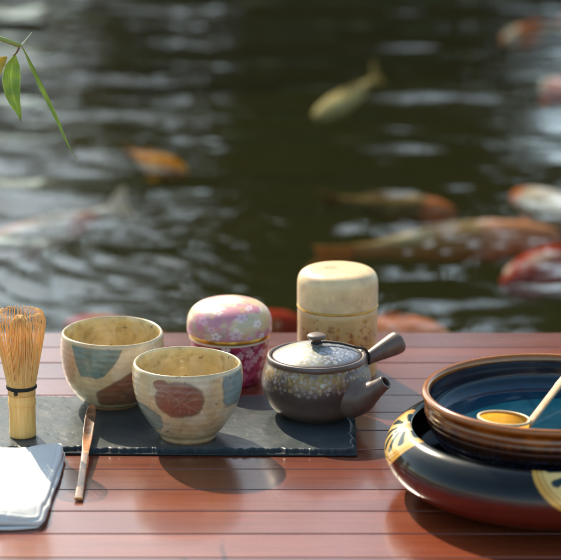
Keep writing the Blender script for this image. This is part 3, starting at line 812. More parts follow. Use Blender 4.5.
out_t = []; nT = 90
for k in range(nT):
    a = 2 * PI * k / nT + random.uniform(-.012, .012)
    rm = random.uniform(0.97, 1.03); hz = random.uniform(-1.5, 1.5)
    rz = [(13.9, 46), (14.0, 54), (15.2, 60), (18.2, 76), (21.8, 94), (24.8, 110), (26.2 * rm, 120 + hz), (26.0 * rm, 127 + hz), (24.2 * rm, 132.5 + hz), (21.8 * rm, 135 + hz), (19.6 * rm, 135.2 + hz), (18.2 * rm, 134 + hz)]
    tw = random.uniform(-.05, .05)
    pp = resample([(r_ * math.sin(a + tw * i / 11) * .001, -r_ * math.cos(a + tw * i / 11) * .001, z_ * .001) for i, (r_, z_) in enumerate(rz)], 30)
    wd = np.interp(np.linspace(0, 1, 30), [0, .1, .5, .8, 1], [0.00058, 0.00058, 0.00046, 0.00034, 0.00022])
    out_t.append(tube_arrays(pp, wd, 5))
J = join_arrays(out_t); new_obj('outer_tines', mesh_np('outer_tines', J[0], J[1]), bam_t, whisk)
in_t = []
for k in range(84):
    a = 2 * PI * k / 84 + random.uniform(-.03, .03)
    q = random.uniform(0.82, 1.0); hz = random.uniform(-2, 2)
    rz = [(9.5, 54), (10.5 * q, 62), (12.4 * q, 80), (13.2 * q, 98), (12.4 * q, 112 + hz), (9.4 * q, 123 + hz), (5.0 * q, 129 + hz), (1.8, 130.5 + hz)]
    pp = resample([(r_ * math.sin(a + .05 * i) * .001, -r_ * math.cos(a + .05 * i) * .001, z_ * .001) for i, (r_, z_) in enumerate(rz)], 24)
    in_t.append(tube_arrays(pp, np.linspace(0.00062, 0.0004, 24), 5))
J = join_arrays(in_t); new_obj('inner_tines', mesh_np('inner_tines', J[0], J[1]), bam_t, whisk)
th_ = []
for k in range(3):
    zz = 53.2 + k * 1.25
    aa = np.linspace(0, 2 * PI, 73)
    wv = 0.5 * np.sin(aa * 39)
    th_.append(tube_arrays(np.stack([(14.9 + wv) * np.sin(aa), -(14.9 + wv) * np.cos(aa), zz + 0.2 * np.sin(aa * 39 + k)], 1) * .001, 0.0008, 6))
kn = np.stack([-4.6 + 1.4 * np.cos(np.linspace(0, 9, 30)), -15.2 + .4 * np.sin(np.linspace(0, 13, 30)), 51.6 + 1.6 * np.sin(np.linspace(0, 9, 30)) - np.linspace(0, 1.6, 30)], 1) * .001
th_.append(tube_arrays(kn, 0.00075, 6))
J = join_arrays(th_); new_obj('binding_thread', mesh_np('binding_thread', J[0], J[1]), mat_simple('black_thread', (0.008, 0.007, 0.006), (0.022, 0.018, 0.016), 300, 0.75), whisk)

# ------------------------------------------------------------------ tea scoop leaning over the slate edge
def scoop():
    A = at(92.3, 404.5, TS + 0.010); B = at(78.5, 499.0, 0.0035)
    n = 90
    t = np.linspace(0, 1, n)
    base = np.array([tuple(A.lerp(B, q)) for q in t])
    base[:, 2] = np.interp(t, [0, .1, .3, .47, .53, .58, .75, 1], [.0245, .0195, .0150, .0131, .0124, .0112, .0082, .0030])
    # keep the photographed line: re-project each height along the same pixels
    for i, q in enumerate(t):
        p = at(92.3 + (78.5 - 92.3) * q, 404.5 + (499 - 404.5) * q, base[i, 2]); base[i] = p
    half = np.interp(t, [0, .02, .06, .15, .3, .42, .49, .52, .6, .9, 1], [1.6, 3.6, 5.2, 6.0, 5.5, 4.6, 3.9, 3.9, 3.6, 4.2, 4.4]) * .001
    thick = np.interp(t, [0, .1, .45, .5, .56, 1], [1.0, 1.3, 1.5, 2.1, 1.8, 2.2]) * .001
    d = (base[-1] - base[0]); d[2] = 0; d /= np.linalg.norm(d); side = np.array([d[1], -d[0], 0]) 
    if side[0] < 0: side = -side
    sec = 14; V = []; C = []
    for i in range(n):
        for j in range(sec):
            a = 2 * PI * j / sec
            cx = np.sign(math.cos(a)) * abs(math.cos(a)) ** 0.6; cz = np.sign(math.sin(a)) * abs(math.sin(a)) ** 0.6
            dish = 0.0012 * (1 - cx * cx) * np.interp(t[i], [0, .05, .35, .48], [0, -1, -1, 0])
            V.append(base[i] + side * cx * half[i] + np.array([0, 0, cz * thick[i] * .5 + dish]))
            q = t[i]
            k = np.interp(q, [0, .06, .2, .32, .40], [0.25, .8, 1, .75, 0]) * (0.65 + 0.7 * vnoise(cx * 3 + 9, q * 50))
            c = mixc(lin(196, 132, 84), lin(58, 24, 14), np.clip(k, 0, 1))
            if q > .52: c = mixc(lin(176, 128, 92), lin(122, 92, 72), np.clip(vnoise(cx * 4 + 3, q * 9) * 1.1, 0, 1))
            if abs(q - .505) < .008: c = lin(222, 176, 112)
            if q > .985: c = lin(208, 148, 88)
            C.append(c)
    Fq = []
    for i in range(n - 1):
        for j in range(sec):
            j2 = (j + 1) % sec
            Fq.append((i * sec + j, i * sec + j2, (i + 1) * sec + j2, (i + 1) * sec + j))
    Fq.append(tuple(range(sec))[::-1]); Fq.append(tuple((n - 1) * sec + j for j in range(sec)))
    me = mesh_np('tea_scoop', np.array(V), Fq, np.array(C))
    bm = bmesh.new(); bm.from_mesh(me); bmesh.ops.recalc_face_normals(bm, faces=bm.faces); bm.to_mesh(me); bm.free()
    return me
tag(new_obj('tea_scoop', scoop(), mat_paint('scoop_bamboo', rough=0.3, nscale=200, namt=0.2, bscale=400, bstr=0.1, coat=0.3, coat_rough=0.15)),
    'slim bamboo tea scoop with dark speckled tip, leaning across the slate edge', 'tea scoop')

# ------------------------------------------------------------------ folded white napkin
def napkin():
    parts = []
    # corners of the folded stack on the deck (photo right side; the cloth runs on to the left)
    br, fr_ = at(66.5, 456.0), at(41.5, 531.0)
    bl, fl = at(-118, 457), at(-128, 532)
    nl = 3; th = 0.0026
    for L in range(nl):
        nu, nv = 260, 220
        U, Vv = np.meshgrid(np.linspace(0, 1, nu), np.linspace(0, 1, nv))
        q = [np.array(p) for p in (fl, fr_, bl, br)]
        sh = [0.0, 0.0020, -0.0012][L]; sf = [0.0, 0.0030, 0.0052][L]
        P = (q[0] * (1 - U)[..., None] + q[1] * U[..., None]) * (1 - Vv)[..., None] + (q[2] * (1 - U)[..., None] + q[3] * U[..., None]) * Vv[..., None]
        x, y = P[..., 0].copy(), P[..., 1].copy()
        x -= (0.0035 * np.abs(2 * Vv - 1) ** 16) * np.sign(2 * U - 1) * np.abs(2 * U - 1) ** 3
        y -= (0.0040 * np.abs(2 * U - 1) ** 16) * np.sign(2 * Vv - 1) * np.abs(2 * Vv - 1) ** 3
        x += sh * U + 0.0042 * (fbm(Vv * 5 + L * 7, U * 0 + L, 3) - .5) * U
        y += sf * (1 - Vv) + 0.0060 * (fbm(U * 6 + L * 3, Vv * 0 + 5, 3) - .5) * (1 - Vv) ** 2
        W_, D_ = 0.18, 0.22
        de = np.minimum.reduce([U * W_, (1 - U) * W_, Vv * D_, (1 - Vv) * D_])
        rnd = np.sqrt(np.clip(1 - (1 - np.clip(de / (th * 1.0), 0, 1)) ** 2, 0, 1))       # rounded fold edge
        lift = 0.0030 * fbm(U * 3 + 2, Vv * 3 + 7, 3) * (L / 2) + 0.0048 * np.exp(-((Vv - .10 - .05 * np.sin(U * 7)) / .07) ** 2) * (L >= 1) * smooth(0.05, .3, fbm(U * 4 + 1, Vv, 2)) * np.clip(1.5 - U * .6, 0, 1)
        lift += 0.0045 * smooth(.72, .98, U) * smooth(.75, .98, Vv) * (L == 2) 
        crease = 0.0026 * (fbm(U * 5 + 4 + L, Vv * 5 + 1, 4) - .5) * (.4 + .6 * (L == 2)) - 0.0012 * np.exp(-((U - .62 - .02 * np.sin(Vv * 9)) / .018) ** 2) * (L == 2)
        crease = crease - (L == 2) * (0.0007 * np.exp(-((U - .80) / .012) ** 2) + 0.0006 * np.exp(-((Vv - .52 - .01 * np.sin(U * 8)) / .012) ** 2)) - 0.00035 * np.exp(-((de - .0062) / .0009) ** 2)
        ztop = 0.0004 + th * L + 0.0012 * (fbm(U * 4 + 3 * L, Vv * 4, 2) - .5) * (L > 0) * rnd + (th * 1.25) * (0.5 + 0.5 * rnd) + (lift + crease) * rnd
        zbot = 0.0004 + th * L + (th * 1.25) * (0.5 - 0.5 * rnd) + (lift * .6) * rnd * (L > 0)
        A = np.stack([x, y, ztop], -1).reshape(-1, 3); B = np.stack([x, y, zbot], -1).reshape(-1, 3)
        Fg = grid_faces(nv, nu); off = len(A)
        parts.append((np.concatenate([A, B]), [tuple(f) for f in Fg] + [tuple(off + i for i in f[::-1]) for f in Fg]))
    J = join_arrays(parts)
    me = mesh_np('napkin', J[0], J[1])
    bm = bmesh.new(); bm.from_mesh(me); bmesh.ops.remove_doubles(bm, verts=bm.verts, dist=1e-6); bm.to_mesh(me); bm.free()
    return me
nm, nnt, nb_ = nt_new('white_linen')
tcn = nnt.nodes.new('ShaderNodeTexCoord')
w1 = N(nnt, 'ShaderNodeTexWave', Scale=420.0, Distortion=0.4, bands_direction='X'); w2 = N(nnt, 'ShaderNodeTexWave', Scale=420.0, Distortion=0.4, bands_direction='Y')
for w_ in (w1, w2): nnt.links.new(tcn.outputs['Object'], w_.inputs['Vector'])
hh = math_node(nnt, 'ADD', w1.outputs['Fac'], w2.outputs['Fac'])
hh = math_node(nnt, 'ADD', math_node(nnt, 'MULTIPLY', hh, 0.22), noise(nnt, 60, 4))
nb_.inputs['Base Color'].default_value = (0.62, 0.605, 0.57, 1); nb_.inputs['Roughness'].default_value = 0.85
nb_.inputs['Sheen Weight'].default_value = 0.15
bump(nnt, nb_, hh, 0.35, 0.0012)
tag(new_obj('napkin', napkin(), nm), 'folded white cloth napkin lying in front of the whisk', 'napkin')

# ------------------------------------------------------------------ lacquer bowl with gold fans
P = at(546.5, 490.0)
CB = P.copy()
lac_prof = [(0, 4), (92, 4), (92, 4), (96, 0.5), (102, 0), (108, 1.5), (124, 5), (142, 13), (155, 24), (161, 37), (160.2, 48), (155.5, 58), (148, 65), (141.5, 68.4), (137.6, 69), (134.6, 67.6), (134.4, 64), (140, 56), (148, 40), (142, 24), (124, 12), (92, 9), (0, 8.5)]
lp = resample(lac_prof, 300)
arc = np.r_[0, np.cumsum(np.linalg.norm(np.diff(lp, axis=0), axis=1))]
lip_i = int(np.argmax(lp[:, 1])); lip_s = arc[lip_i] + 1.5
FANS = [-88, 9, 102, 192]
def lac_col(TH, r, z, T):
    I = np.clip(np.round(T * 299).astype(int), 0, 299)
    s = lip_s - arc[I]                                            # mm down the outside from the lip
    out = s > 0
    c = np.ones(TH.shape + (3,)) * np.array([0.010, 0.013, 0.013])
    edge = 45 + 2.5 * np.sin(TH * 3) + 5 * (fbm(TH * 8, z * .05, 3) - .5)
    c = mixc(c, np.array([0.14, 0.018, 0.009]), out * smooth(edge + 9, edge - 7, z))
    c = mixc(c, np.array([0.02, 0.028, 0.022]), out * np.exp(-((z - edge - 5) / 8) ** 2) * 0.6 * fbm(TH * 10, z * .1, 3))
    gold = np.zeros_like(TH)
    for f0 in FANS:
        dt = ((np.degrees(TH) - f0 + 180) % 360) - 180
        x = R(1) * dt * (137 + 0.35 * np.clip(s, 0, 70) * (s < 70) * 0.6)
        d = np.hypot(x, s); a = np.degrees(np.arctan2(x, np.maximum(s, 1e-3)))
        m_ = out * smooth(51, 50, d)
        cream = lin(238, 198, 122)
        fc = np.ones(TH.shape + (3,)) * cream
        fc = mixc(fc, lin(244, 222, 172), smooth(30, 10, d))
        fc = mixc(fc, lin(222, 160, 60), smooth(38, 48, d) * 0.8)
        for q in (42.0, 46.0):
            fc = mixc(fc, lin(150, 96, 40), smooth(0.8, 0.3, np.abs(d - q)) * 0.75)
        per = ((a + 15) % 30) - 15
        wdg = smooth(0.7, -0.7, (np.abs(per) - 7.2) * R(1) * d) * smooth(13, 14.5, d) * smooth(38.5, 37.5, d + 0.05 * np.abs(per) ** 2)
        fc = mixc(fc, np.array([0.02, 0.045, 0.05]), wdg)
        core = smooth(8, 7, d); fc = mixc(fc, lin(206, 150, 60), core * 0.6)
        c = c * (1 - m_[..., None]) + fc * m_[..., None]
        gold = np.maximum(gold, m_ * (1 - wdg) * 0.12)
    return c, gold
lac_mat = mat_paint('lacquer', rough=0.13, nscale=40, namt=0.15, bscale=60, bstr=0.03, bdist=0.0005, coat=0.0, coat_rough=0.06, gold=True, gold_rough=0.35, rvar=0.14, spec=0.28)
tag(new_obj('lacquer_bowl', lathe('lacquer_bowl', lac_prof, 720, 300, lac_col), lac_mat, loc=P),
    'wide red and black lacquer bowl with gold fan crests around its shoulder', 'lacquer bowl')

# blue glazed bowl nested in it
blue_prof = [(0, 13), (52, 12), (54, 9), (60, 8.8), (63, 10), (66, 15), (82, 27), (100, 43), (112, 59), (118.5, 71), (121.5, 80), (122.4, 88), (121.8, 93.5), (123.4, 96.5), (125.2, 99.5), (124.6, 103), (121.6, 104.6), (118.4, 103), (117, 98), (116.6, 90), (115.2, 82), (113, 78), (109, 75), (101, 71.5), (80, 69.5), (0, 69)]
bp = resample(blue_prof, 280); barc = np.arange(280); b_rim = int(np.argmax(bp[:, 1])) / 279
def blue_col(TH, r, z, T):
    inner = T > b_rim
    n1 = fbm(TH * 5, z * .1, 4); n2 = fbm(TH * 40, z * .8, 3)
    c = np.ones(TH.shape + (3,)) * lin(116, 62, 16)
    c = mixc(c, lin(166, 96, 24), smooth(0.45, 0.7, n1) * 0.7 * smooth(70, 96, z))
    streak = fbm(TH * 28, z * .03 + 3, 3)
    zz = z + 10 * (streak - .5)
    c = mixc(c, lin(52, 30, 20), smooth(90, 78, zz)); c = mixc(c, lin(20, 18, 26), smooth(76, 64, zz))
    c = mixc(c, lin(74, 72, 92), smooth(74, 60, zz) * smooth(0.52, 0.68, n2) * 0.7)
    ring = 0.5 + 0.5 * np.sin(z * 0.85)
    c = c * (0.82 + 0.25 * ring[..., None])
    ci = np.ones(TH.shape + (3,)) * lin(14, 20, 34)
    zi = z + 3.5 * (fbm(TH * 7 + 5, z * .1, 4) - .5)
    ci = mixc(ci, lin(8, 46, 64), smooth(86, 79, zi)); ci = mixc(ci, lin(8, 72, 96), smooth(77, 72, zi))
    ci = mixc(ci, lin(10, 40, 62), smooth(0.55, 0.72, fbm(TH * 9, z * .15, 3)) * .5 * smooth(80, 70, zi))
    rimc = lin(158, 92, 28)
    top_ = smooth(97, 101, z + 2 * (n1 - .5))
    c = mixc(c, rimc, top_); ci = mixc(ci, rimc, top_)
    c = np.where(inner[..., None], ci, c)
    return c
def blue_warp(TH, r, z, T):
    out = T < b_rim
    return r + out * 0.42 * np.sin(z * 0.85) * smooth(20, 40, z) * smooth(95, 88, z) + .5 * np.sin(2 * TH), z
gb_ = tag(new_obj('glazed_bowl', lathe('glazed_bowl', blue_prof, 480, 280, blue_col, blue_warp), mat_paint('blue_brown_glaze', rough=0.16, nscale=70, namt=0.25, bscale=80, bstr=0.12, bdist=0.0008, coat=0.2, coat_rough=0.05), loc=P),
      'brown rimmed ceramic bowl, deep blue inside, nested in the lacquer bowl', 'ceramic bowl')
# its water
WB = 84.0
def bw_warp(TH, r, z, T): return r, z + 0.03 * np.sin(r * .22 + 2 * np.sin(TH)) * (T > .55) * (r > 3)
wbm = bpy.data.materials.new('clear_water'); wbm.use_nodes = True; t_ = wbm.node_tree; t_.nodes.remove(t_.nodes['Principled BSDF'])
f_ = N(t_, 'ShaderNodeFresnel', IOR=1.333); a1 = N(t_, 'ShaderNodeBsdfTransparent'); a1.inputs[0].default_value = (0.93, 0.97, 0.98, 1)
a2 = N(t_, 'ShaderNodeBsdfGlossy', Roughness=0.01); m2 = N(t_, 'ShaderNodeMixShader')
gbk = N(t_, 'ShaderNodeNewGeometry'); t_.links.new(math_node(t_, 'MULTIPLY', f_.outputs[0], math_node(t_, 'SUBTRACT', 1.0, gbk.outputs['Backfacing'])), m2.inputs[0]); t_.links.new(a1.outputs[0], m2.inputs[1]); t_.links.new(a2.outputs[0], m2.inputs[2]); t_.links.new(m2.outputs[0], t_.nodes['Material Output'].inputs['Surface'])
tag(new_obj('bowl_water', lathe('bowl_water', [(0, 69.5), (80, 70.0), (100.6, 72.0), (108.6, 75.5), (112.6, 78.6), (115.0, 83.4), (114.2, 83.8), (108, WB - .2), (60, WB - .2), (0, WB - .2)], 200, 90, None, bw_warp), wbm, loc=P),
    'clear still water filling the blue glazed bowl', 'water', kind='stuff')

# ladle with bamboo cup
C0 = at(504.0, 418.5, 0.0885)
ladle = tag(empty('bamboo_ladle', C0), 'bamboo water ladle with orange cup resting in the blue bowl', 'ladle')
cup_m = mat_bamboo('cup_bamboo', lin(250, 164, 44), lin(254, 196, 84), 0.4, 0.6, (60, 60, 12))
cup = new_obj('cup', lathe('cup', [(0, -25), (21, -25), (23, -24.6), (24.3, -22), (24.8, -10), (25.0, 0.4)], 96, 90), cup_m, ladle)
cup.rotation_euler = (R(-3), R(4), 0)
rimm = new_obj('cup_rim', lathe('cup_rim', [(23.4, 0.6), (24.6, 1.5), (26.0, 0.9), (26.1, -0.8), (25.4, -1.2), (23.9, 0.2), (23.4, 0.6)], 96, 24), mat_bamboo('pale_bamboo', lin(236, 196, 132), lin(246, 218, 168), 0.45), cup)
A = Vector((0.0235, -0.004, -0.005))
rp = Vector((CB.x, CB.y, 0)) + Vector((math.sin(R(157.5)) * 0.1235, -math.cos(R(157.5)) * 0.1235, 0.1085)) - C0
dirh = (rp - A)
Bp = A + dirh * 2.3
n = 40
hpts = [A.lerp(Bp, i / (n - 1)) + Vector((0, 0, 0.004 * math.sin(i / (n - 1) * PI))) * 0.0 for i in range(n)]
def strap(pts_, wid, thk):
    Pn = np.array([tuple(q) for q in pts_]); d = Pn[-1] - Pn[0]; d /= np.linalg.norm(d)
    sd_ = np.cross(d, [0, 0, 1]); sd_ /= np.linalg.norm(sd_); up_ = np.cross(sd_, d)
    V = []; sec = 12
    for i, q in enumerate(Pn):
        for j in range(sec):
            a = 2 * PI * j / sec
            cx = np.sign(math.cos(a)) * abs(math.cos(a)) ** .5; cz = np.sign(math.sin(a)) * abs(math.sin(a)) ** .5
            V.append(q + sd_ * cx * wid[i] + up_ * cz * thk[i])
    Fq = [(i * sec + j, i * sec + (j + 1) % sec, (i + 1) * sec + (j + 1) % sec, (i + 1) * sec + j) for i in range(len(Pn) - 1) for j in range(sec)]
    Fq += [tuple(range(sec))[::-1], tuple((len(Pn) - 1) * sec + j for j in range(sec))]
    return np.array(V), Fq
tt = np.linspace(0, 1, n)
nodeb = np.exp(-((tt - .24) / .012) ** 2)
J = strap(hpts, (0.0035 + 0.0009 * tt + 0.0007 * nodeb), 0.0020 + 0.0006 * nodeb)
new_obj('handle', mesh_np('handle', J[0], J[1]), mat_bamboo('pale_bamboo_rod', lin(206, 156, 104), lin(232, 192, 146), 0.45, 0, (60, 60, 60)), ladle)

# ------------------------------------------------------------------ bamboo plant with the sprig hanging into the picture
YB = 2.60
def by(u, v, dy=0.0): return at_y(u, v, YB + dy)
root = Vector((-1.02, 2.62, float(ground_h(np.array(-1.02), np.array(2.62)))))
plant = tag(empty('bamboo_plant', root), 'green bamboo sprig with narrow drooping leaves hanging over the pond at upper left', 'bamboo plant')
stem_m = mat_simple('bamboo_stem_green', lin(120, 140, 60), lin(166, 172, 92), 20, 0.45)
leaf_m = mat_simple('bamboo_leaf_green', lin(122, 160, 84), lin(170, 196, 120), 25, 0.42, 0.2, 0.0006, stretch=None, trans=0.5)
leaf_y = mat_simple('bamboo_leaf_yellow', lin(214, 186, 40), lin(232, 208, 70), 25, 0.5, trans=0.35)
def rel(p): return Vector(p) - root
culm = resample([tuple(rel(q)) for q in (root + Vector((0, 0, -.12)), root + Vector((.01, 0, .5)), root + Vector((.03, -.01, 1.0)), root + Vector((.08, -.02, 1.6)))], 60)
ct = np.linspace(0, 1, 60); V1 = tube_arrays(culm, 0.011 * (1 - .5 * ct) + 0.0012 * (np.sin(ct * 60) > .93), 14)
new_obj('culm', mesh_np('culm', *V1), stem_m, plant)
s0 = culm[int(60 * 0.43)]
br_pts = resample([tuple(s0), tuple(rel(by(-300, -20))), tuple(rel(by(-90, 18))), tuple(rel(by(0, 38.5))), tuple(rel(by(12, 41.5))), tuple(rel(by(21, 46)))], 60)
rb = np.linspace(0.0042, 0.0019, 60); rb[-3:] *= 1.25
new_obj('branch', mesh_np('branch', *tube_arrays(br_pts, rb, 10)), stem_m, plant)
new_obj('twig', mesh_np('twig', *tube_arrays(resample([tuple(rel(by(20, 45))), tuple(rel(by(17, 52))), tuple(rel(by(13, 56)))], 12), 0.0009, 6)), mat_simple('twig_brown', lin(96, 60, 40), lin(120, 80, 50), 40, 0.7), plant)
new_obj('shoot', mesh_np('shoot', *tube_arrays(resample([tuple(rel(by(21, 46))), tuple(rel(by(26, 40))), tuple(rel(by(32, 32)))], 14), np.linspace(.0012, .0002, 14), 6)), mat_simple('pale_shoot', lin(176, 184, 150), lin(200, 204, 176), 40, 0.5), plant)
leaf_v = mat_paint('bamboo_leaf', rough=0.42, nscale=60, namt=0.25, bscale=300, bstr=0.15, bdist=0.0004, trans=0.5)
def leaf(pix, wid, mat, fold=0.25, dys=None, nrm=Vector((0, -1, .25)), label=None):
    pts_ = resample([tuple(rel(by(u, v, (dys[i] if dys else 0)))) for i, (u, v) in enumerate(pix)], 40)
    t = np.linspace(0, 1, 40)
    w_ = wid * np.interp(t, [0, .04, .15, .35, .6, .85, 1], [.12, .3, .8, 1, .78, .36, 0.02])
    V = []; C = []
    d = np.gradient(pts_, axis=0); d /= np.linalg.norm(d, axis=1)[:, None]
    nn = np.array(nrm.normalized())
    sd_ = np.cross(d, nn); sd_ /= np.linalg.norm(sd_, axis=1)[:, None]
    up_ = np.cross(sd_, d)
    K = 21; sd0 = random.random() * 50
    ca, cb = (lin(206, 176, 44), lin(232, 212, 84)) if mat is leaf_y else (lin(128, 162, 72), lin(192, 208, 122))
    for i in range(40):
        tw = 0.5 * math.sin(t[i] * 3.2 + sd0)
        sx = sd_[i] * math.cos(tw) + up_[i] * math.sin(tw); ux = up_[i] * math.cos(tw) - sd_[i] * math.sin(tw)
        for k in range(K):
            q = 2 * k / (K - 1) - 1
            V.append(pts_[i] + sx * q * w_[i] + ux * (abs(q) ** 1.5 * w_[i] * fold + 0.0003 * math.sin(i * .9 + q * 2) + 0.00012 * (k % 2)))
            m = 0.25 + 0.35 * (k % 2) + 0.5 * (vnoise(t[i] * 9 + sd0, q * 2 + 5) - .5) + 0.45 * (abs(q) < .06) + 0.35 * (abs(q) > .93)
            c_ = mixc(ca, cb, np.clip(m, 0, 1))
            if t[i] > .93: c_ = mixc(c_, lin(178, 160, 96), (t[i] - .93) / .07)
            C.append(c_)
    A = np.array(V); B = A - np.repeat(up_, K, 0) * 0.00022
    Fg = [tuple(f) for f in grid_faces(40, K)]
    Fq = Fg + [tuple(40 * K + i for i in f[::-1]) for f in Fg]
    o = new_obj('leaf', mesh_np('leaf', np.concatenate([A, B]), Fq, np.array(C + C)), leaf_v, plant)
    if label: o['label'] = label
    return o
leaf([(15, 55), (12, 66), (11, 80), (14, 98), (19, 112), (21, 122)], 0.0098, leaf_m, .3)
leaf([(22, 46), (30, 62), (42, 88), (56, 118), (68, 145), (78, 160)], 0.0026, leaf_m, .5, label='long thin leaf curled into a spike')
leaf([(7, 57), (3, 61), (-1, 67), (-8, 80), (-13, 92)], 0.0075, leaf_y, .2, label='yellowing leaf')

# ------------------------------------------------------------------ koi
koi_m = mat_paint('koi_skin', spec=0.0, trans=0.35, rough=0.6, nscale=60, namt=0.2, bscale=200, bstr=0.2, bdist=0.001)
fin_m = mat_paint('koi_fin', trans=0.5, spec=0.0, rough=0.5, nscale=60, namt=0.3, bscale=200, bstr=0.2, bdist=0.001)
def koi(head, tail, depth, wid, colfn, label, bend=0.0, hgt=0.85):
    """head/tail: pixels on the photo's water; depth of the back below the surface (m); body half width."""
    zc = WZ - depth - wid * 0.92
    H = at(*head, WZ - depth - 0.4 * wid); T_ = at(*tail, WZ - depth - 0.4 * wid); H.z = T_.z = zc
    wid *= 0.80; L = (T_ - H).length; ax = (T_ - H) / L; sd_ = Vector((0, 0, 1)).cross(ax)
    r0 = tag(empty('koi_fish', (H + T_) / 2), label, 'koi fish', 'koi swimming in the pond')
    n, sec = 44, 20
    t = np.linspace(0, 1, n)
    Bd = 0.82                                                       # body ends where the tail fin starts
    spine = np.array([tuple(H + ax * (L * Bd * q) + sd_ * (bend * L * math.sin(q * Bd * PI * 1.3 - .3)) - r0.location) for q in t])
    w_ = wid * np.interp(t, [0, .02, .07, .16, .32, .5, .7, .88, 1], [.16, .36, .62, .86, 1, .94, .66, .32, .22])
    h_ = hgt * wid * np.interp(t, [0, .02, .07, .16, .32, .5, .7, .88, 1], [.18, .36, .58, .82, 1, .95, .68, .38, .34])
    d = np.gradient(spine, axis=0); d /= np.linalg.norm(d, axis=1)[:, None]
    s_ = np.cross([0, 0, 1], d); s_ /= np.linalg.norm(s_, axis=1)[:, None]
    # the fish bank a little as they turn, showing their backs to the boards
    sg0 = 1.0 if s_[n // 2][1] > 0 else -1.0
    up_ = np.cross(d, s_); s0_ = s_.copy(); rl = R(8)
    s_ = s0_ * math.cos(rl) + sg0 * up_ * math.sin(rl); up_ = np.cross(d, s_)
    V, C = [], []
    for i in range(n):
        for j in range(sec):
            a = 2 * PI * j / sec
            V.append(spine[i] + s_[i] * math.cos(a) * w_[i] + up_[i] * (math.sin(a) * h_[i]))
            C.append(colfn(t[i], math.cos(a), math.sin(a)))
    Fq = [(i * sec + j, i * sec + (j + 1) % sec, (i + 1) * sec + (j + 1) % sec, (i + 1) * sec + j) for i in range(n - 1) for j in range(sec)]
    Fq += [tuple(range(sec))[::-1], tuple((n - 1) * sec + j for j in range(sec))]
    new_obj('body', mesh_np('body', np.array(V), Fq, np.array(C)), koi_m, r0)
    def fin(name, rows_, col):
        A = np.array(rows_, float).reshape(-1, 3); nr = len(rows_); nc = len(rows_[0])
        off_ = np.array([0, 0, -.0012]) if name != 'dorsal_fin' and name != 'tail_fin' else np.array(s_[n // 2]) * .0012
        B = A + off_; Fg = [tuple(f) for f in grid_faces(nr, nc)]
        new_obj(name, mesh_np(name, np.concatenate([A, B]), Fg + [tuple(len(A) + i for i in f[::-1]) for f in Fg], np.ones((2 * len(A), 3)) * col), fin_m, r0)
    tb, dv, sv = spine[-1], d[-1], s_[-1]
    ct_ = np.array(colfn(0.98, 0, 1)); cf = np.array(colfn(0.45, 1, 0)) * .8
    TL = L * (1 - Bd) * 0.98
    rows_ = []
    for q in np.linspace(0, 1, 7):
        fork = 0.22 * TL
        rows_.append([tb + dv * (TL * q - fork * q * (1 - abs(g))) + up_[-1] * (g * (h_[-1] + q * TL * .20)) + sv * (0.10 * TL * math.sin(q * 2.5) + g * .18 * TL * q) for g in np.linspace(-1, 1, 9)])
    fin('tail_fin', rows_, ct_)
    i0, i1 = int(n * .36), int(n * .72)
    rows_ = []
    for q in np.linspace(0, 1, 5):
        rows_.append([spine[i] + up_[i] * (h_[i] * .96 + min(wid * .3, depth * .6) * q * math.sin((i - i0 + 1) / (i1 - i0 + 2) * PI) ** .6) + d[i] * q * .012 for i in range(i0, i1)])
    fin('dorsal_fin', rows_, np.array(colfn(.5, 0, 1)))
    for sg in (-1, 1):
        i = int(n * .24); b_ = spine[i] + s_[i] * sg * w_[i] * .9 - up_[i] * (h_[i] * .45)
        rows_ = []
        for q in np.linspace(0, 1, 6):
            ln = wid * 1.05
            rows_.append([b_ + (s_[i] * sg * .6 + d[i] * .8) * ln * q + d[i] * (g * ln * (.16 + .34 * math.sin(q * PI * .8))) - np.array([0, 0, .004 * q]) for g in np.linspace(-1, 1, 5)])
        fin('pectoral_fin', rows_, cf)
        e_ = int(n * .075)
        Ve, Fe = tube_arrays([spine[e_] + s_[e_] * sg * w_[e_] * .80 + up_[e_] * (h_[e_] * .42) + s_[e_] * sg * q for q in (0, .0025, .0035)], [wid * .10, wid * .085, wid * .03], 10)
        new_obj('eye', mesh_np('eye', Ve, Fe, np.ones((len(Ve), 3)) * .01), koi_m, r0)
    return r0
CREAM, KW, KO, KR, KY = lin(226, 210, 160), lin(232, 220, 206), lin(222, 134, 84), lin(196, 72, 54), lin(222, 164, 50)
BRN, OLV = lin(140, 116, 74), lin(120, 110, 70)
def patchy(base, spot, th, seed, head=None, hd=0.2):
    def f(t, cx, cz):
        c = np.array(base) * (0.72 + 0.2 * vnoise(t * 20 + seed, cx * 3))
        k = smooth(th - .05, th + .05, fbm(np.array(t * 4.0 + seed), np.array(cx * .9 + seed * 2), 3))
        c = mixc(c, np.array(spot) * .75, k)
        if head is not None: c = mixc(c, np.array(head) * .8, smooth(hd + .04, hd - .04, t))
        return c
    return f
koi((316, 110), (384, 65), .0096, .036, patchy(CREAM, lin(216, 190, 130), .5, 1), 'plain cream koi swimming away at mid pond, above the tall tin', -.008)
koi((184, 166), (124, 140), .0223, .036, patchy(KY, lin(206,132,30), .5, 2), 'golden yellow koi below the bamboo leaves', .02)
koi((-30, 243), (136, 190), .0096, .046, patchy(KW, lin(206, 110, 84), .46, 3), 'white koi with a salmon band, entering at the left edge', -.02)
koi((456, 203), (318, 186), .0113, .046, patchy(lin(172, 142, 92), BRN, .5, 4, KO, .24), 'olive brown koi with an orange head, right of centre', .02)
koi((560, 221), (305, 240), .0074, .056, patchy(lin(204, 158, 104), CREAM, .56, 5, lin(236, 168, 126), .38), 'largest pale brown koi with a salmon head, swimming right', -.025)
koi((515, 182), (640, 232), .0070, .050, patchy(KW, KO, .55, 6, KO, .16), 'orange and white koi facing left at the right edge', .02)
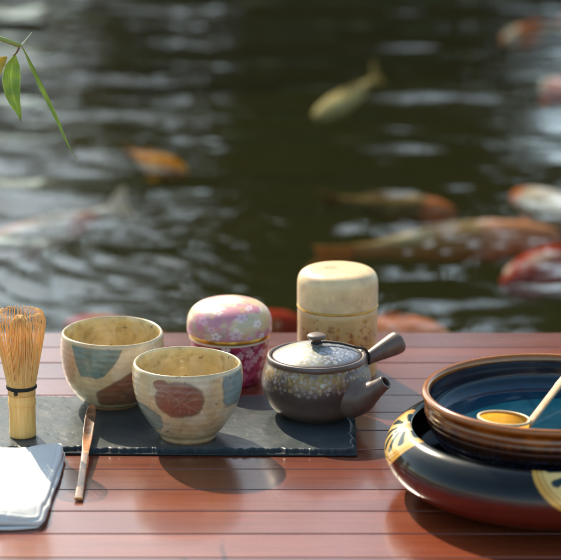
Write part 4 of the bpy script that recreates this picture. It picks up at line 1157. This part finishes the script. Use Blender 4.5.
koi((507, 270), (640, 222), .0070, .060, patchy(lin(226, 196, 184), KR, .40, 7), 'red and white koi at the right edge, nearest the boards', .02)
koi((303, 310), (185, 330), .0096, .050, patchy(KR, KO, .7, 8), 'red koi showing just behind the low tin', .0)
koi((450, 333), (345, 300), .0096, .052, patchy(lin(196, 150, 120), KO, .5, 9, KW, .1), 'dusty pink koi half hidden behind the tall tin and teapot handle', .02)
koi((66, 313), (205, 337), .0074, .036, patchy(KO, KW, .56, 10, KR, .22), 'orange red koi behind the back tea bowl', .02)
koi((505, 34), (570, 14), .0140, .046, patchy(KO, KW, .62, 12), 'faint orange koi at the top right, farthest from the boards', .02)
koi((545, 76), (600, 96), .0113, .046, patchy(lin(226, 140, 130), KW, .6, 13), 'pinkish red koi cut by the right edge near the top', .02)

# ------------------------------------------------------------------ trees on the far bank (seen as reflections)
bark = mat_simple('tree_bark', (0.09, 0.045, 0.028), (0.20, 0.105, 0.065), 6, 0.9, 0.6, 0.02, stretch=(3, 3, .6))
leaf_d = mat_simple('dark_leaves', (0.030, 0.034, 0.012), (0.135, 0.115, 0.045), 0.9, 0.6, trans=0.4)
def tree(x, y, h, r, zlow, n, label, seed, lean=0.0):
    rr = np.random.default_rng(seed)
    z0 = float(ground_h(np.array(float(x)), np.array(float(y))))
    t0 = tag(empty('tree', (x, y, z0)), label, 'tree', 'trees on the far bank')
    tp = [(lean * q * h + .06 * math.sin(3 * q + seed), .05 * math.sin(4 * q), -.1 + q * h * .95) for q in np.linspace(0, 1, 14)]
    parts = [tube_arrays(tp, np.linspace(.11, .015, 14) * (h / 5), 10)]
    cents = []
    for k in range(26):
        q = rr.uniform(zlow / h + .02, .95); a = rr.uniform(0, 2 * PI)
        prof = math.sin(min(1, (q * h - zlow) / (h - zlow) + .12) * PI * .86) ** .6
        ln = r * prof * rr.uniform(.55, 1.05)
        b_ = np.array([lean * q * h, 0, q * h]); e_ = b_ + np.array([math.cos(a) * ln, math.sin(a) * ln, ln * .25])
        parts.append(tube_arrays([b_, (b_ + e_) / 2 + [0, 0, -.03], e_], [.03, .02, .006], 6)); cents += [(e_, .34 * r), ((b_ + e_) / 2, .32 * r)]
    J = join_arrays(parts); new_obj('trunk', mesh_np('trunk', *J), bark, t0)
    cc = np.array([c for c, _ in cents]); cs = np.array([s for _, s in cents])
    ids = rr.integers(0, len(cc), n)
    pos = cc[ids] + rr.normal(0, 1, (n, 3)) * cs[ids][:, None] * .62
    a = rr.normal(0, 1, (n, 3)); a /= np.linalg.norm(a, axis=1)[:, None]; b_ = np.cross(a, rr.normal(0, 1, (n, 3))); b_ /= np.linalg.norm(b_, axis=1)[:, None]
    s = rr.uniform(.05, .10, n)[:, None]
    V = np.stack([pos - a * s, pos + b_ * s * .5, pos + a * s, pos - b_ * s * .5], 1).reshape(-1, 3)
    new_obj('crown', mesh_np('crown', V, np.arange(n * 4).reshape(-1, 4), smooth_sh=False), leaf_d, t0)
tree(-0.12, 13.6, 3.9, 1.02, 0.30, 9500, 'dense dark tree directly across the pond', 1)
tree(0.60, 14.6, 3.8, 0.92, 0.6, 5500, 'dark tree with a bare reddish trunk, right of the dense one', 2)
tree(1.80, 14.0, 5.6, 1.05, 1.9, 8000, 'unseen tall tree added beside the two dark ones, its high crown blocking sky reflections', 5)  # added out of view; its raised crown keeps sky off the bowl water
tree(4.4, 15.5, 5.5, 1.5, 0.8, 5000, 'broad dark tree farther right on the far bank', 3)
tree(-2.6, 17.5, 3.6, 1.5, 0.8, 5000, 'broad dark tree on the left of the far bank', 4)

def shrub(x, y, h, r, n, label, seed):  # added out of view so no low sky reflects from under the crowns
    rr = np.random.default_rng(seed)
    z0 = float(ground_h(np.array(float(x)), np.array(float(y))))
    t0 = tag(empty('shrub', (x, y, z0)), label, 'shrub', 'unseen shrubs added on the far bank')
    parts = []; cc = []
    for k in range(14):
        a = rr.uniform(0, 2 * PI); q = rr.uniform(.2, 1)
        e_ = np.array([math.cos(a) * r * .8 * q, math.sin(a) * r * .6 * q, h * rr.uniform(.25, .92) * (1.1 - .35 * q)])
        parts.append(tube_arrays([(0, 0, -.08), tuple(e_ * .5 + [0, 0, .1]), tuple(e_)], [.022, .014, .005], 6)); cc += [e_, e_ * [.7, .7, .55]]
    J = join_arrays(parts); new_obj('stem', mesh_np('stem', *J), bark, t0)
    cc = np.array(cc); pos = cc[rr.integers(0, len(cc), n)] + rr.normal(0, 1, (n, 3)) * r * .22
    pos[:, 2] = np.maximum(pos[:, 2], .03)
    a = rr.normal(0, 1, (n, 3)); a /= np.linalg.norm(a, axis=1)[:, None]; b_ = np.cross(a, rr.normal(0, 1, (n, 3))); b_ /= np.linalg.norm(b_, axis=1)[:, None]
    s = rr.uniform(.04, .08, n)[:, None]
    V = np.stack([pos - a * s, pos + b_ * s * .5, pos + a * s, pos - b_ * s * .5], 1).reshape(-1, 3)
    new_obj('foliage', mesh_np('foliage', V, np.arange(n * 4).reshape(-1, 4), smooth_sh=False), leaf_d, t0)
shrub(-0.55, 12.6, 1.15, 0.75, 3500, 'unseen leafy shrub added under the dense tree to block low sky', 41)
shrub(0.25, 12.9, 1.3, 0.80, 3500, 'unseen tall shrub added between the two dark trees to block low sky', 42)
shrub(1.20, 12.7, 0.8, 0.80, 3500, 'unseen bushy shrub added in front of the thin open tree to block low sky', 43)
shrub(2.35, 13.2, 0.9, 0.80, 3000, 'unseen shrub added at the right end of the far planting to block low sky', 44)
